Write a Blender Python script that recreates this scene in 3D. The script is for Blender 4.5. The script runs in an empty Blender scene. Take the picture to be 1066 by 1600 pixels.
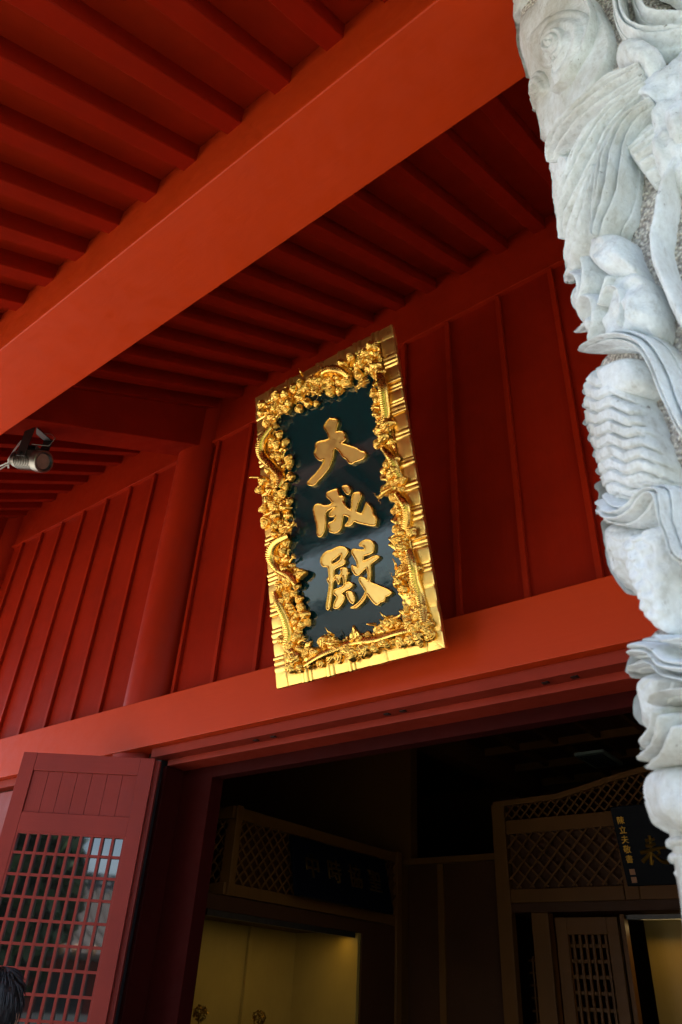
import bpy, bmesh, math, random
import numpy as np
from mathutils import Vector, Matrix, Euler, noise as mnoise
R = math.radians
random.seed(7); rng = np.random.default_rng(7)
scene = bpy.context.scene
col = scene.collection

# ------------------------------------------------------------------ camera
F_PX = 1144.36
AX = np.array([0.78538, -0.31031, -0.53561])    # world X in camera axes (right, down, forward)
AY = np.array([0.61695, 0.46291, 0.63646])
AZ = np.array([0.05044, -0.83031, 0.55501])
CAM = np.array([0.0, 0.0, 1.6])
cam = bpy.data.objects.new('camera', bpy.data.cameras.new('camera')); col.objects.link(cam)
right = Vector((AX[0], AY[0], AZ[0])); down = Vector((AX[1], AY[1], AZ[1])); fwd = Vector((AX[2], AY[2], AZ[2]))
m3 = Matrix((right, -down, -fwd)).transposed()
cam.matrix_world = Matrix.Translation(CAM) @ m3.to_4x4()
cam.data.sensor_fit = 'VERTICAL'; cam.data.sensor_height = 23.5; cam.data.sensor_width = 15.66
cam.data.lens = F_PX / 1600 * 23.5
cam.data.clip_start = 0.05; cam.data.clip_end = 600
cam.data.dof.use_dof = True; cam.data.dof.focus_distance = 4.6; cam.data.dof.aperture_fstop = 3.2
scene.camera = cam

# ------------------------------------------------------------------ light
SUN_EL, SUN_AZ = 72.0, 240.0        # azimuth: clockwise from +Y (into the hall)
world = bpy.data.worlds.new('World'); scene.world = world; world.use_nodes = True
nt = world.node_tree; nt.nodes.clear()
sky = nt.nodes.new('ShaderNodeTexSky'); sky.sky_type = 'NISHITA'; sky.sun_disc = False
sky.sun_elevation = R(SUN_EL); sky.sun_rotation = R(SUN_AZ); sky.dust_density = 1.5
bg = nt.nodes.new('ShaderNodeBackground'); bg.inputs[1].default_value = 0.082
wo = nt.nodes.new('ShaderNodeOutputWorld')
tc = nt.nodes.new('ShaderNodeTexCoord'); mp = nt.nodes.new('ShaderNodeMapping'); mp.inputs['Scale'].default_value = (1, 1, 3)
nz = nt.nodes.new('ShaderNodeTexNoise'); nz.inputs['Scale'].default_value = 3.2; nz.inputs['Detail'].default_value = 7; nz.inputs['Roughness'].default_value = .6
cr = nt.nodes.new('ShaderNodeValToRGB'); cr.color_ramp.elements[0].position = .42; cr.color_ramp.elements[1].position = .68
cr.color_ramp.elements[1].color = (.75, .75, .75, 1)
mx = nt.nodes.new('ShaderNodeMix'); mx.data_type = 'RGBA'; mx.inputs[7].default_value = (9.5, 10.2, 11.5, 1)
nt.links.new(tc.outputs['Generated'], mp.inputs[0]); nt.links.new(mp.outputs[0], nz.inputs['Vector']); nt.links.new(nz.outputs['Fac'], cr.inputs[0])
nt.links.new(cr.outputs[0], mx.inputs[0]); nt.links.new(sky.outputs[0], mx.inputs[6]); nt.links.new(mx.outputs[2], bg.inputs[0]); nt.links.new(bg.outputs[0], wo.inputs[0])
sl = bpy.data.lights.new('sun', 'SUN'); sl.energy = 4.6; sl.angle = R(0.53); sl.color = (1.0, 0.95, 0.87)
sun = bpy.data.objects.new('sun', sl); col.objects.link(sun)
sd = Vector((math.sin(R(SUN_AZ)) * math.cos(R(SUN_EL)), math.cos(R(SUN_AZ)) * math.cos(R(SUN_EL)), math.sin(R(SUN_EL))))
sun.rotation_euler = sd.to_track_quat('Z', 'Y').to_euler(); sun.location = (0, -10, 20)
scene.view_settings.view_transform = 'Standard'; scene.view_settings.look = 'None'
scene.view_settings.exposure = 2.05; scene.view_settings.gamma = 1.0
try: scene.view_settings.use_curve_mapping = False
except Exception: pass
scene.cycles.max_bounces = 8; scene.cycles.diffuse_bounces = 6; scene.cycles.glossy_bounces = 4

# ------------------------------------------------------------------ helpers
def ray(px, py):
    r = np.array([px - 533.0, py - 800.0, F_PX]); return np.array([r @ AX, r @ AY, r @ AZ])
def onY(px, py, y): r = ray(px, py); return CAM + r * (y / r[1])
def onX(px, py, x): r = ray(px, py); return CAM + r * (x / r[0])

def tag(o, label=None, cat=None, group=None, kind=None):
    if label: o['label'] = label
    if cat: o['category'] = cat
    if group: o['group'] = group
    if kind: o['kind'] = kind
    return o
def empty(name, loc=(0, 0, 0), rot=(0, 0, 0), parent=None):
    o = bpy.data.objects.new(name, None); col.objects.link(o)
    o.location = loc; o.rotation_euler = rot; o.empty_display_size = 0.2
    if parent: o.parent = parent
    return o
def link(name, me, parent=None, loc=None, rot=None, scale=None):
    o = bpy.data.objects.new(name, me); col.objects.link(o)
    if parent: o.parent = parent
    if loc is not None: o.location = loc
    if rot is not None: o.rotation_euler = rot
    if scale is not None: o.scale = scale if hasattr(scale, '__len__') else (scale,) * 3
    return o

class MB:
    """collects vertices and faces for one mesh"""
    def __init__(s): s.v = []; s.f = []; s.off = 0
    def add(s, vs, fs):
        b = len(s.v); s.v.extend([tuple(map(float, p)) for p in vs]); s.f.extend([tuple(b + i for i in f) for f in fs]); return s
    def box(s, x0, x1, y0, y1, z0, z1):
        vs = [(x, y, z) for z in (z0, z1) for y in (y0, y1) for x in (x0, x1)]
        return s.add(vs, [(0, 2, 3, 1), (4, 5, 7, 6), (0, 1, 5, 4), (2, 6, 7, 3), (0, 4, 6, 2), (1, 3, 7, 5)])
    def obox(s, c, ax, ay, az, dx, dy, dz):
        c, ax, ay, az = map(np.asarray, (c, ax, ay, az))
        vs = [c + ax * i * dx / 2 + ay * j * dy / 2 + az * k * dz / 2 for k in (-1, 1) for j in (-1, 1) for i in (-1, 1)]
        return s.add(vs, [(0, 2, 3, 1), (4, 5, 7, 6), (0, 1, 5, 4), (2, 6, 7, 3), (0, 4, 6, 2), (1, 3, 7, 5)])
    def prism_x(s, x0, x1, yz):
        n = len(yz)
        vs = [(x0, a, b) for a, b in yz] + [(x1, a, b) for a, b in yz]
        fs = [tuple(range(n))[::-1], tuple(range(n, 2 * n))] + [(i, (i + 1) % n, n + (i + 1) % n, n + i) for i in range(n)]
        return s.add(vs, fs)
    def tube(s, pts, rad, n=10, caps=True):
        P = [np.asarray(p, float) for p in pts]; m = len(P)
        if not hasattr(rad, '__len__'): rad = [rad] * m
        up = None; rings = []
        for i in range(m):
            t = P[min(i + 1, m - 1)] - P[max(i - 1, 0)]; t = t / (np.linalg.norm(t) + 1e-9)
            if up is None:
                up = np.array([0, 0, 1.0]) if abs(t[2]) < .9 else np.array([1.0, 0, 0])
            a = np.cross(t, up); a /= np.linalg.norm(a) + 1e-9; up = np.cross(a, t)
            rings.append([P[i] + rad[i] * (math.cos(2 * math.pi * k / n) * a + math.sin(2 * math.pi * k / n) * up) for k in range(n)])
        vs = [p for r_ in rings for p in r_]
        fs = [(i * n + k, i * n + (k + 1) % n, (i + 1) * n + (k + 1) % n, (i + 1) * n + k) for i in range(m - 1) for k in range(n)]
        if caps: fs += [tuple(range(n))[::-1], tuple(range((m - 1) * n, m * n))]
        return s.add(vs, fs)
    def lathe(s, prof, o=(0, 0, 0), ax=(0, 0, 1), n=24):
        ax = Vector(ax).normalized(); q = ax.to_track_quat('Z', 'Y'); vs = []
        for r_, z in prof:
            for k in range(n):
                a = 2 * math.pi * k / n
                vs.append(Vector(o) + q @ Vector((r_ * math.cos(a), r_ * math.sin(a), z)))
        m = len(prof)
        fs = [(i * n + k, i * n + (k + 1) % n, (i + 1) * n + (k + 1) % n, (i + 1) * n + k) for i in range(m - 1) for k in range(n)]
        fs += [tuple(range(n))[::-1], tuple(range((m - 1) * n, m * n))]
        return s.add(vs, fs)
    def ball(s, c, rx, ry=None, rz=None, q=None, n=10, m=7):
        ry = ry or rx; rz = rz or rx; vs = []
        for i in range(m + 1):
            th = math.pi * i / m
            for k in range(n):
                a = 2 * math.pi * k / n
                p = Vector((rx * math.sin(th) * math.cos(a), ry * math.sin(th) * math.sin(a), rz * math.cos(th)))
                if q is not None: p = q @ p
                vs.append(Vector(c) + p)
        fs = [(i * n + k, (i + 1) * n + k, (i + 1) * n + (k + 1) % n, i * n + (k + 1) % n) for i in range(m) for k in range(n)]
        return s.add(vs, fs)
    def mesh(s, name, mat, smooth=False):
        me = bpy.data.meshes.new(name); me.from_pydata(s.v, [], s.f)
        bm = bmesh.new(); bm.from_mesh(me); bmesh.ops.remove_doubles(bm, verts=bm.verts, dist=1e-6)
        bmesh.ops.recalc_face_normals(bm, faces=bm.faces); bm.to_mesh(me); bm.free()
        if mat: me.materials.append(mat)
        if smooth:
            for p in me.polygons: p.use_smooth = True
            try: me.set_sharp_from_angle(angle=R(40))
            except Exception: pass
        return me
    def build(s, name, mat, parent=None, smooth=False, bevel=0):
        o = link(name, s.mesh(name, mat, smooth), parent)
        if bevel:
            b = o.modifiers.new('bevel', 'BEVEL'); b.width = bevel; b.segments = 2; b.limit_method = 'ANGLE'
        return o

def grid_obj(name, V, mat, parent=None, closed_u=False):
    """V: (m, n, 3) array of points as a smooth sheet"""
    m, n = V.shape[:2]
    idx = np.arange(m * n).reshape(m, n)
    if closed_u: idx = np.concatenate([idx, idx[:, :1]], axis=1)
    q = np.stack([idx[:-1, :-1], idx[:-1, 1:], idx[1:, 1:], idx[1:, :-1]], -1).reshape(-1, 4)
    me = bpy.data.meshes.new(name)
    me.vertices.add(m * n); me.vertices.foreach_set('co', V.reshape(-1).astype(np.float32))
    me.loops.add(len(q) * 4); me.loops.foreach_set('vertex_index', q.reshape(-1).astype(np.int32))
    me.polygons.add(len(q)); me.polygons.foreach_set('loop_start', (np.arange(len(q)) * 4).astype(np.int32))
    me.polygons.foreach_set('use_smooth', np.ones(len(q), bool))
    me.update(calc_edges=True); me.validate()
    me.materials.append(mat)
    return link(name, me, parent)

def vnoise(P, f, seed=0, octv=3):
    """cheap value noise on an (...,3) array"""
    out = 0; amp = 1; P = np.asarray(P) * f
    for o_ in range(octv):
        i = np.floor(P).astype(np.int64); fr = P - i; fr = fr * fr * (3 - 2 * fr); acc = 0
        for dx in (0, 1):
            for dy in (0, 1):
                for dz in (0, 1):
                    hsh = ((i[..., 0] + dx) * 73856093) ^ ((i[..., 1] + dy) * 19349663) ^ ((i[..., 2] + dz) * 83492791) ^ (seed * 7919 + o_ * 104729)
                    val = ((hsh * 2654435761) & 0xffffff) / 0xffffff - .5
                    wgt = (fr[..., 0] if dx else 1 - fr[..., 0]) * (fr[..., 1] if dy else 1 - fr[..., 1]) * (fr[..., 2] if dz else 1 - fr[..., 2])
                    acc = acc + val * wgt
        out = out + acc * amp; amp *= .5; P = P * 2.03
    return out
def smooth_path(P, n):
    P = np.array(P, float); m = len(P); out = []
    for i in range(n):
        t_ = i / (n - 1) * (m - 1); k = min(int(t_), m - 2); f_ = t_ - k
        p0, p1, p2, p3 = P[max(k - 1, 0)], P[k], P[k + 1], P[min(k + 2, m - 1)]
        out.append(.5 * ((2 * p1) + (p2 - p0) * f_ + (2 * p0 - 5 * p1 + 4 * p2 - p3) * f_ ** 2 + (3 * p1 - p0 - 3 * p2 + p3) * f_ ** 3))
    return np.array(out)
# ------------------------------------------------------------------ materials
def nodes(name):
    m = bpy.data.materials.new(name); m.use_nodes = True
    n = m.node_tree; return m, n, n.nodes['Principled BSDF']
def add(n, t, **kw):
    x = n.nodes.new(t)
    for k, v in kw.items(): setattr(x, k, v)
    return x
def coords(n, scale, space='Object'):
    tc = add(n, 'ShaderNodeTexCoord'); mp = add(n, 'ShaderNodeMapping'); mp.inputs['Scale'].default_value = scale
    n.links.new(tc.outputs[space], mp.inputs[0]); return mp.outputs[0]
def noise(n, vec, scale, detail=4, rough=.5):
    x = add(n, 'ShaderNodeTexNoise'); x.inputs['Scale'].default_value = scale; x.inputs['Detail'].default_value = detail
    x.inputs['Roughness'].default_value = rough; n.links.new(vec, x.inputs['Vector']); return x.outputs['Fac']
def ramp(n, fac, stops):
    x = add(n, 'ShaderNodeValToRGB'); e = x.color_ramp.elements
    while len(e) < len(stops): e.new(.5)
    for i, (p, c) in enumerate(stops): e[i].position = p; e[i].color = (*c, 1) if len(c) == 3 else c
    n.links.new(fac, x.inputs[0]); return x.outputs[0]
def mixc(n, fac, a, b, mode='MIX'):
    x = add(n, 'ShaderNodeMix', data_type='RGBA', blend_type=mode)
    for s_, v in ((x.inputs[0], fac), (x.inputs[6], a), (x.inputs[7], b)):
        if isinstance(v, (int, float)): s_.default_value = v
        elif isinstance(v, tuple): s_.default_value = (*v, 1)
        else: n.links.new(v, s_)
    return x.outputs[2]
def bump(n, h, p, dist=.01, strength=1.0, normal=None):
    x = add(n, 'ShaderNodeBump'); x.inputs['Distance'].default_value = dist; x.inputs['Strength'].default_value = strength
    n.links.new(h, x.inputs['Height'])
    if normal is not None: n.links.new(normal, x.inputs['Normal'])
    if p is not None: n.links.new(x.outputs[0], p.inputs['Normal'])
    return x.outputs[0]

def paint(name, c, rough=.42, grain=(60, 3, 3), gs=1.0, dist=.0012, spec=.22, var=.2):
    m, n, p = nodes(name)
    v = coords(n, grain); g = noise(n, v, gs, 5, .6)
    v2 = coords(n, (1, 1, 1)); big = noise(n, v2, 1.7, 4, .6)
    c2 = tuple(x * (1 - var) for x in c); c3 = tuple(min(1, x * (1 + var * .6)) for x in c)
    base = ramp(n, big, [(.3, c2), (.7, c3)])
    base = mixc(n, .35, base, ramp(n, g, [(.3, c2), (.7, c)]))
    n.links.new(base, p.inputs['Base Color'])
    dust = ramp(n, noise(n, v2, 9, 6, .7), [(.35, (rough - .07,) * 3), (.75, (rough + .14,) * 3)])
    n.links.new(dust, p.inputs['Roughness'])
    b1 = bump(n, g, None, dist, .6)
    bump(n, noise(n, v2, 70, 3, .5), p, .0006, .5, b1)
    p.inputs['Specular IOR Level'].default_value = spec
    return m
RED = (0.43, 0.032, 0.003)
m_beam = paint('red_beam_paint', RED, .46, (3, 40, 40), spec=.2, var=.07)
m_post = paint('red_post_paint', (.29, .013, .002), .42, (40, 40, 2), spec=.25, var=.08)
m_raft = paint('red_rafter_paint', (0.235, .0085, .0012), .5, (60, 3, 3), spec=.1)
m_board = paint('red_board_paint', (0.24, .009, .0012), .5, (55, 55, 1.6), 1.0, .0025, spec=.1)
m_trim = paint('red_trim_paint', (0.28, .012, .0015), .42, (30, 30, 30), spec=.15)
m_track = paint('track_paint', (0.24, .024, .012), .5, (4, 40, 40), spec=.1)
m_jamb = paint('shade_toned_jamb', (0.03, .0012, .0005), .8, (50, 50, 2))  # base colour darkened to carry the shade on jambs and inner head
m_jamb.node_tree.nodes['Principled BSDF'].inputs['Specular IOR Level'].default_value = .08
m_door = paint('maroon_door_paint', (0.235, .024, .016), .42, (60, 60, 2), 1.0, .002)
m_doorh = paint('maroon_rail_paint', (0.24, .025, .017), .42, (4, 4, 60), 1.0, .002)
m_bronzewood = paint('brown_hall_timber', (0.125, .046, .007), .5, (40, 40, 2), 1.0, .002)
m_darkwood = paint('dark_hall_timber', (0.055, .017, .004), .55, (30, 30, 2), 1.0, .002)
m_olive = paint('pale_veneer_panel', (0.34, .21, .04), .4, (90, 90, 1.2), 1.0, .001)
def plain(name, c, rough=.5, metal=0.0):
    m, n, p = nodes(name)
    v = coords(n, (1, 1, 1)); f = noise(n, v, 25, 4, .6)
    n.links.new(ramp(n, f, [(.3, tuple(x * .8 for x in c)), (.7, tuple(min(1, x * 1.12) for x in c))]), p.inputs['Base Color'])
    n.links.new(ramp(n, f, [(.3, (rough * .85,) * 3), (.7, (min(1, rough * 1.15),) * 3)]), p.inputs['Roughness'])
    p.inputs['Metallic'].default_value = metal; return m
m_black = plain('plain_black', (.01, .01, .012), .5)
m_bolt = plain('black_fitting', (.015, .015, .015), .4, .6)
m_alu = plain('brushed_lamp_metal', (.27, .25, .21), .38, 1.0)
m_dark_metal = plain('dark_lamp_bracket', (.06, .055, .05), .4, .8)
m_lens = plain('lamp_glass_lens', (.22, .13, .10), .12)
m_cable = plain('white_cable', (.7, .68, .62), .5)

def gold(name, c, rough, scale=60, dist=.002, var=.12):
    m, n, p = nodes(name)
    v = coords(n, (1, 1, 1)); f = noise(n, v, scale, 4, .6); f2 = noise(n, v, 7, 3, .5)
    n.links.new(ramp(n, f2, [(.3, tuple(x * (1 - var) for x in c)), (.7, c)]), p.inputs['Base Color'])
    p.inputs['Metallic'].default_value = 1.0
    n.links.new(ramp(n, f, [(.3, (rough * .8,) * 3), (.7, (rough * 1.25,) * 3)]), p.inputs['Roughness'])
    bump(n, f, p, dist, .5); return m
m_gold = gold('gilt_carving', (1.0, .60, .13), .27, 90, .0012)
m_goldb = gold('gilt_border', (1.0, .62, .16), .34, 30, .001)
m_goldr = gold('gilt_letter_rim', (1.0, .58, .12), .25, 60, .001)
m_goldf = gold('gilt_letter_face', (1.0, .68, .20), .42, 25, .0015, .1)
m_goldi = gold('dull_gilt_letters', (.30, .16, .025), .4, 40, .001)
# dark teal lacquer, glossy, with hand-wiped streaks
m_lac, n, p = nodes('teal_lacquer')
v = coords(n, (1, 1, 1)); vs_ = coords(n, (3, 14, 3))
st = noise(n, vs_, 2.2, 6, .65); bl = noise(n, v, 2.6, 4, .6)
f = add(n, 'ShaderNodeMath', operation='MULTIPLY'); n.links.new(st, f.inputs[0]); n.links.new(bl, f.inputs[1])
n.links.new(ramp(n, f.outputs[0], [(.22, (.0012, .019, .023)), (.36, (.004, .024, .028)), (.50, (.026, .040, .040))]), p.inputs['Base Color'])
n.links.new(ramp(n, f.outputs[0], [(.2, (.06,) * 3), (.4, (.17,) * 3)]), p.inputs['Roughness'])
p.inputs['IOR'].default_value = 1.6
bump(n, bl, p, .004, .25)
m_plq = plain('black_lacquer', (.002, .0025, .006), .6); m_plq.node_tree.nodes['Principled BSDF'].inputs['Specular IOR Level'].default_value = .12

# stone
def stone(name, granular):
    m, n, p = nodes(name)
    v = coords(n, (1, 1, 1))
    big = noise(n, v, 5, 5, .6); fine = noise(n, v, 60, 6, .7); veins = noise(n, coords(n, (3, 3, 1)), 14, 8, .75)
    c = ramp(n, big, [(.30, (.47, .475, .435)), (.5, (.68, .74, .77)), (.72, (.75, .86, .93))])
    c = mixc(n, .5, c, ramp(n, veins, [(.34, (.30, .295, .26)), (.46, (.70, .755, .78)), (.66, (.85, .92, .96))]))
    c = mixc(n, .2, c, ramp(n, fine, [(.35, (.42, .41, .38)), (.6, (.85, .88, .88))]))
    warm = noise(n, coords(n, (1, 1, .7)), 1.9, 6, .7)
    c = mixc(n, ramp(n, warm, [(.42, (0,) * 3), (.62, (.75,) * 3)]), c, (.37, .355, .29), 'MIX')
    if granular:
        vo = add(n, 'ShaderNodeTexVoronoi'); vo.inputs['Scale'].default_value = 95; n.links.new(v, vo.inputs['Vector'])
        wn = noise(n, v, 130, 3, .6)
        c = mixc(n, ramp(n, vo.outputs['Distance'], [(.25, (0,) * 3), (.62, (1,) * 3)]), (.86, .82, .74), (.26, .23, .21))
        c = mixc(n, .35, c, ramp(n, wn, [(.35, (.24, .22, .20)), (.6, (.88, .85, .78))]))
        b = bump(n, vo.outputs['Distance'], None, -.012, 1.0)
        bump(n, wn, p, .006, .8, b)
    else:
        pit = ramp(n, noise(n, v, 38, 6, .8), [(.28, (0,) * 3), (.36, (1,) * 3)])
        c = mixc(n, ramp(n, noise(n, v, 21, 5, .75), [(.29, (1,) * 3), (.36, (0,) * 3)]), c, (.15, .14, .12))
        b = bump(n, fine, None, .006, .9)
        b = bump(n, pit, None, .002, .5, b)
        bump(n, noise(n, v, 18, 5, .6), p, .010, .7, b)
    n.links.new(c, p.inputs['Base Color']); p.inputs['Roughness'].default_value = .75
    p.inputs['Specular IOR Level'].default_value = .3
    return m
m_stone = stone('carved_pale_stone', False); m_gran = stone('pecked_stone_ground', True)

# ------------------------------------------------------------------ ground
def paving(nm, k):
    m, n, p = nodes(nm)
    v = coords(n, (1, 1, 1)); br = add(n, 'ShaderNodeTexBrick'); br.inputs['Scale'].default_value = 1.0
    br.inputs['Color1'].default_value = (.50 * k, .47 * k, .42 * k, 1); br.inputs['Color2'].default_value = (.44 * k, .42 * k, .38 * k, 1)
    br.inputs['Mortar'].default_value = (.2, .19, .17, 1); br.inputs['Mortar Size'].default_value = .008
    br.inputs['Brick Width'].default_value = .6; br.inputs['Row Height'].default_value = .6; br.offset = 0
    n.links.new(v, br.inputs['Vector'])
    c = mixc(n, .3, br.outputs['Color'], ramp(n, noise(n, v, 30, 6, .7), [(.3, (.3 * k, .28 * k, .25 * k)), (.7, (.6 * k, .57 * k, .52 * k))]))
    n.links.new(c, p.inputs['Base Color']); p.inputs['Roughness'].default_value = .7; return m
m_pave = paving('court_paving', .85); m_terr = paving('pale_granite_paving', 1.2); m_terd = paving('darkened_terrace_paving', .36); m_porch = paving('dark_portico_paving', .13)
g = MB().add([(-300, -300, -.02), (300, -300, -.02), (300, 300, -.02), (-300, 300, -.02)], [(0, 1, 2, 3)]).build('ground', m_pave); tag(g, kind='structure')
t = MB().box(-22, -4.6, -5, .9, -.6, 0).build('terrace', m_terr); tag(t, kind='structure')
t = MB().box(-4.599, 16, -3.59, .9, -.6, 0).build('darkened_terrace', m_terd); tag(t, kind='structure')  # unseen right half, darkened so the bounce light comes from the left
t = MB().box(-22, 16, .901, 4.4, -.6, .0).build('portico_floor', m_porch); tag(t, kind='structure')  # unseen floor, toned dark to cut bounce into the inner bay
g.location.z = -.6
m_addlawn = plain('added_lawn_grass', (.05, .09, .025), .9)
lw = MB().box(-4.6, 60, -24, -3.6, -.62, -.56).build('added_dark_lawn', m_addlawn); tag(lw, kind='structure')  # added out of view to cut ground bounce from the right
fl = MB().box(-9.5, 4.5, 4.4, 12.6, -.6, .02).build('hall_floor', m_darkwood); tag(fl, kind='structure')

# ------------------------------------------------------------------ temple hall
hall = empty('temple_hall', (-2, 4, 0))
hall_objs = []
tag(hall, 'red painted timber temple hall front with deep eave, rafters and open doorway', 'temple')
def H(o):
    """keep world geometry while parenting to the hall"""
    o.parent = hall; o.matrix_parent_inverse = Matrix.Translation(hall.location).inverted(); return o
SL = .574                       # rafter slope
def zr(y): return 4.954 + SL * y     # underside of rafters
RD, RW = .128, .115
LY0, LY1 = -.22, 4.25
XL, XR = -14.5, 4.2
cs = 1 / math.sqrt(1 + SL * SL)
# soffit boards (one per rafter gap is invisible jointing; laid as a closed deck above the rafters)
so = MB().prism_x(XL, XR, [(LY0 - .15, zr(LY0 - .15) + RD / cs), (LY1, zr(LY1) + RD / cs), (LY1, zr(LY1) + RD / cs + .25), (LY0 - .15, zr(LY0 - .15) + RD / cs + .25)])
m_soff = paint('red_soffit_paint', (.33, .019, .003), .5, (60, 3, 3), spec=.1)
H(so.build('soffit_deck', m_soff))
# rafters
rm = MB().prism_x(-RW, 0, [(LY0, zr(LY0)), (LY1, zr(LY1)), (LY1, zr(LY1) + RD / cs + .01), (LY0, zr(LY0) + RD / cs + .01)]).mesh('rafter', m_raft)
x = -1.235 + .3675 * 14; first = True
while x > XL + .2:
    o = H(link('rafter', rm)); o.location = (x + random.uniform(-.006, .006), 0, random.uniform(-.002, .002))
    b = o.modifiers.new('bevel', 'BEVEL'); b.width = .005; b.segments = 1
    x -= .3675
H(MB().prism_x(XL, XR, [(LY0 - .15, zr(LY0) - .06), (LY0, zr(LY0) - .06), (LY0, zr(LY0) + .4), (LY0 - .15, zr(LY0) + .35)]).build('eave_fascia', m_trim, bevel=.006))
# eave beam (outer)
BY0, BY1, BZ = 1.264, 1.79, 5.27
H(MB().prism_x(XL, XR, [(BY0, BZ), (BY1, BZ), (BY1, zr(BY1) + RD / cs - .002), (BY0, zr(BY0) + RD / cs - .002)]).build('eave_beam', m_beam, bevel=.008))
# wall plate
H(MB().prism_x(XL, XR, [(3.985, 6.745), (4.24, 6.745), (4.24, zr(4.24) + RD / cs - .003), (3.985, zr(3.985) + RD / cs - .003)]).build('wall_plate', m_trim, bevel=.004))
# trim under plate
for a, b_ in ((-5.3, XR), (-9.42, -5.7), (XL, -9.8)):
    H(MB().box(a, b_, 3.955, 4.1, 6.705, 6.743).build('cornice_strip', m_trim, bevel=.004))
# boards and battens
def boards(xs, z0=3.4, z1=6.72):
    for a, b_ in zip(xs[:-1], xs[1:]):
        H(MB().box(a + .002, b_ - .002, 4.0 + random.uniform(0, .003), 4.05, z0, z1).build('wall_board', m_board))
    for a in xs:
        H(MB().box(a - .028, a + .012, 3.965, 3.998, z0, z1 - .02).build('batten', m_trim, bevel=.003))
xr = [-5.17, -4.66, -4.16, -3.67, -3.18, -2.70, -2.235, -1.735, -1.257, -.77, -.28, .2]
boards(xr)
xl = [-9.58, -9.11, -8.64, -8.155, -7.67, -7.19, -6.72, -6.26, -5.78]
boards(xl)
boards([-14.4, -13.9, -13.4, -12.9, -12.4, -11.9, -11.4, -10.9, -10.4, -9.9])
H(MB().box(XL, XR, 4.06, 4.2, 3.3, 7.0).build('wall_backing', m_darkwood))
# wall columns
for cx in (-5.5, -9.62, .45):
    c_ = MB().lathe([(.236, 0), (.236, 3.2), (.234, 7.35)], (cx, 4.0, 0), n=48).build('wall_column', m_post, smooth=True); H(c_)
# sloping cross beams
for cx in (-5.51, -9.66, .45):
    y0, y1 = BY1 - .02, 4.05
    zb = lambda y: 6.706 + .51 * (y - 4.0)
    H(MB().prism_x(cx - .17, cx + .18, [(y0, zb(y0)), (y1, zb(y1)), (y1, zr(y1) + RD / cs - .004), (y0, zr(y0) + RD / cs - .004)]).build('cross_beam', m_raft, bevel=.008))
# lintel with a doorway casing below
H(MB().box(XL, XR, 3.75, 4.04, 3.27, 3.685).build('lintel', m_beam, bevel=.006))
H(MB().box(-5.11, .6, 3.822, 4.0, 3.193, 3.268).build('door_track', m_track, bevel=.003))
H(MB().box(XL, -6.9, 3.822, 4.0, 3.193, 3.268).build('door_track', m_track, bevel=.003))
H(MB().box(-5.013, .6, 3.931, 4.12, 3.143, 3.192).build('head_jamb', m_track, bevel=.003))
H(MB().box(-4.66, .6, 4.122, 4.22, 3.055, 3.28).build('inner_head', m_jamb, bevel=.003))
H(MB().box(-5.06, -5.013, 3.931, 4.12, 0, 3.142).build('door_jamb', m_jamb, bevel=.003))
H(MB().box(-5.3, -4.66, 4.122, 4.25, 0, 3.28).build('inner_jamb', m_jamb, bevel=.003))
H(MB().box(-5.2, -5.062, 3.90, 4.1, 0, 3.19).build('dark_gap_fill', m_black))  # black strip filling the dark gap between folded leaf and jamb
for a, b in ((400, 1160), (427, 1156), (605, 1119), (630, 1114), (853, 1066), (898, 1055)):
    xx = onY(a, b, 3.885)[0]
    H(MB().box(xx - .02, xx + .02, 3.87, 3.90, 3.186, 3.1935).build('track_fitting', m_bolt))
# infill wall of the left bay under the lintel
pl = [-14.4, -13.8, -13.2, -12.6, -12.0, -11.4, -10.8, -10.2, -9.75, -9.3, -8.85, -8.4, -7.95, -7.55, -7.06, -6.6, -6.15, -5.75]
for a, b_ in zip(pl[:-1], pl[1:]):
    H(MB().box(a + .004, b_ - .004, 3.86, 3.95, 0, 3.16).build('wall_panel', m_doorh, bevel=.004))
H(MB().box(XL, -5.2, 3.93, 4.2, 0, 3.27).build('wall_backing', m_darkwood))
H(MB().box(.6, XR, 3.86, 4.2, 0, 3.27).build('wall_panel', m_doorh))
# hall interior shell
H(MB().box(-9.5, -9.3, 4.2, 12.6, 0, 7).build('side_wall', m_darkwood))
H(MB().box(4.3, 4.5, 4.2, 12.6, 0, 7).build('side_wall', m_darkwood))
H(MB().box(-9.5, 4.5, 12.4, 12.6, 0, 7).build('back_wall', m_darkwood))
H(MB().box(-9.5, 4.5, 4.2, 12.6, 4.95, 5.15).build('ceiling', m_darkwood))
H(MB().box(-9.5, -5.45, 8.2, 8.35, 0, 4.95).build('partition_wall', m_bronzewood))
for xx in (-5.64, -1.6):
    H(MB().box(xx - .13, xx + .13, 4.25, 12.3, 4.62, 4.95).build('ceiling_beam', m_bronzewood))
for yy in np.arange(5.3, 12.3, 1.0):
    H(MB().box(-5.45, -1.78, yy - .04, yy + .04, 4.84, 4.95).build('coffer_rib', m_bronzewood))
for xx in np.arange(-4.9, -1.9, .62):
    H(MB().box(xx - .03, xx + .03, 4.3, 12.3, 4.86, 4.95).build('coffer_rib', m_bronzewood))
ve = H(MB().box(-4.22, -3.78, 10.72, 11.5, 4.80, 4.84).build('ceiling_vent', plain('dull_vent', (.35, .4, .36), .6)))
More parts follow.
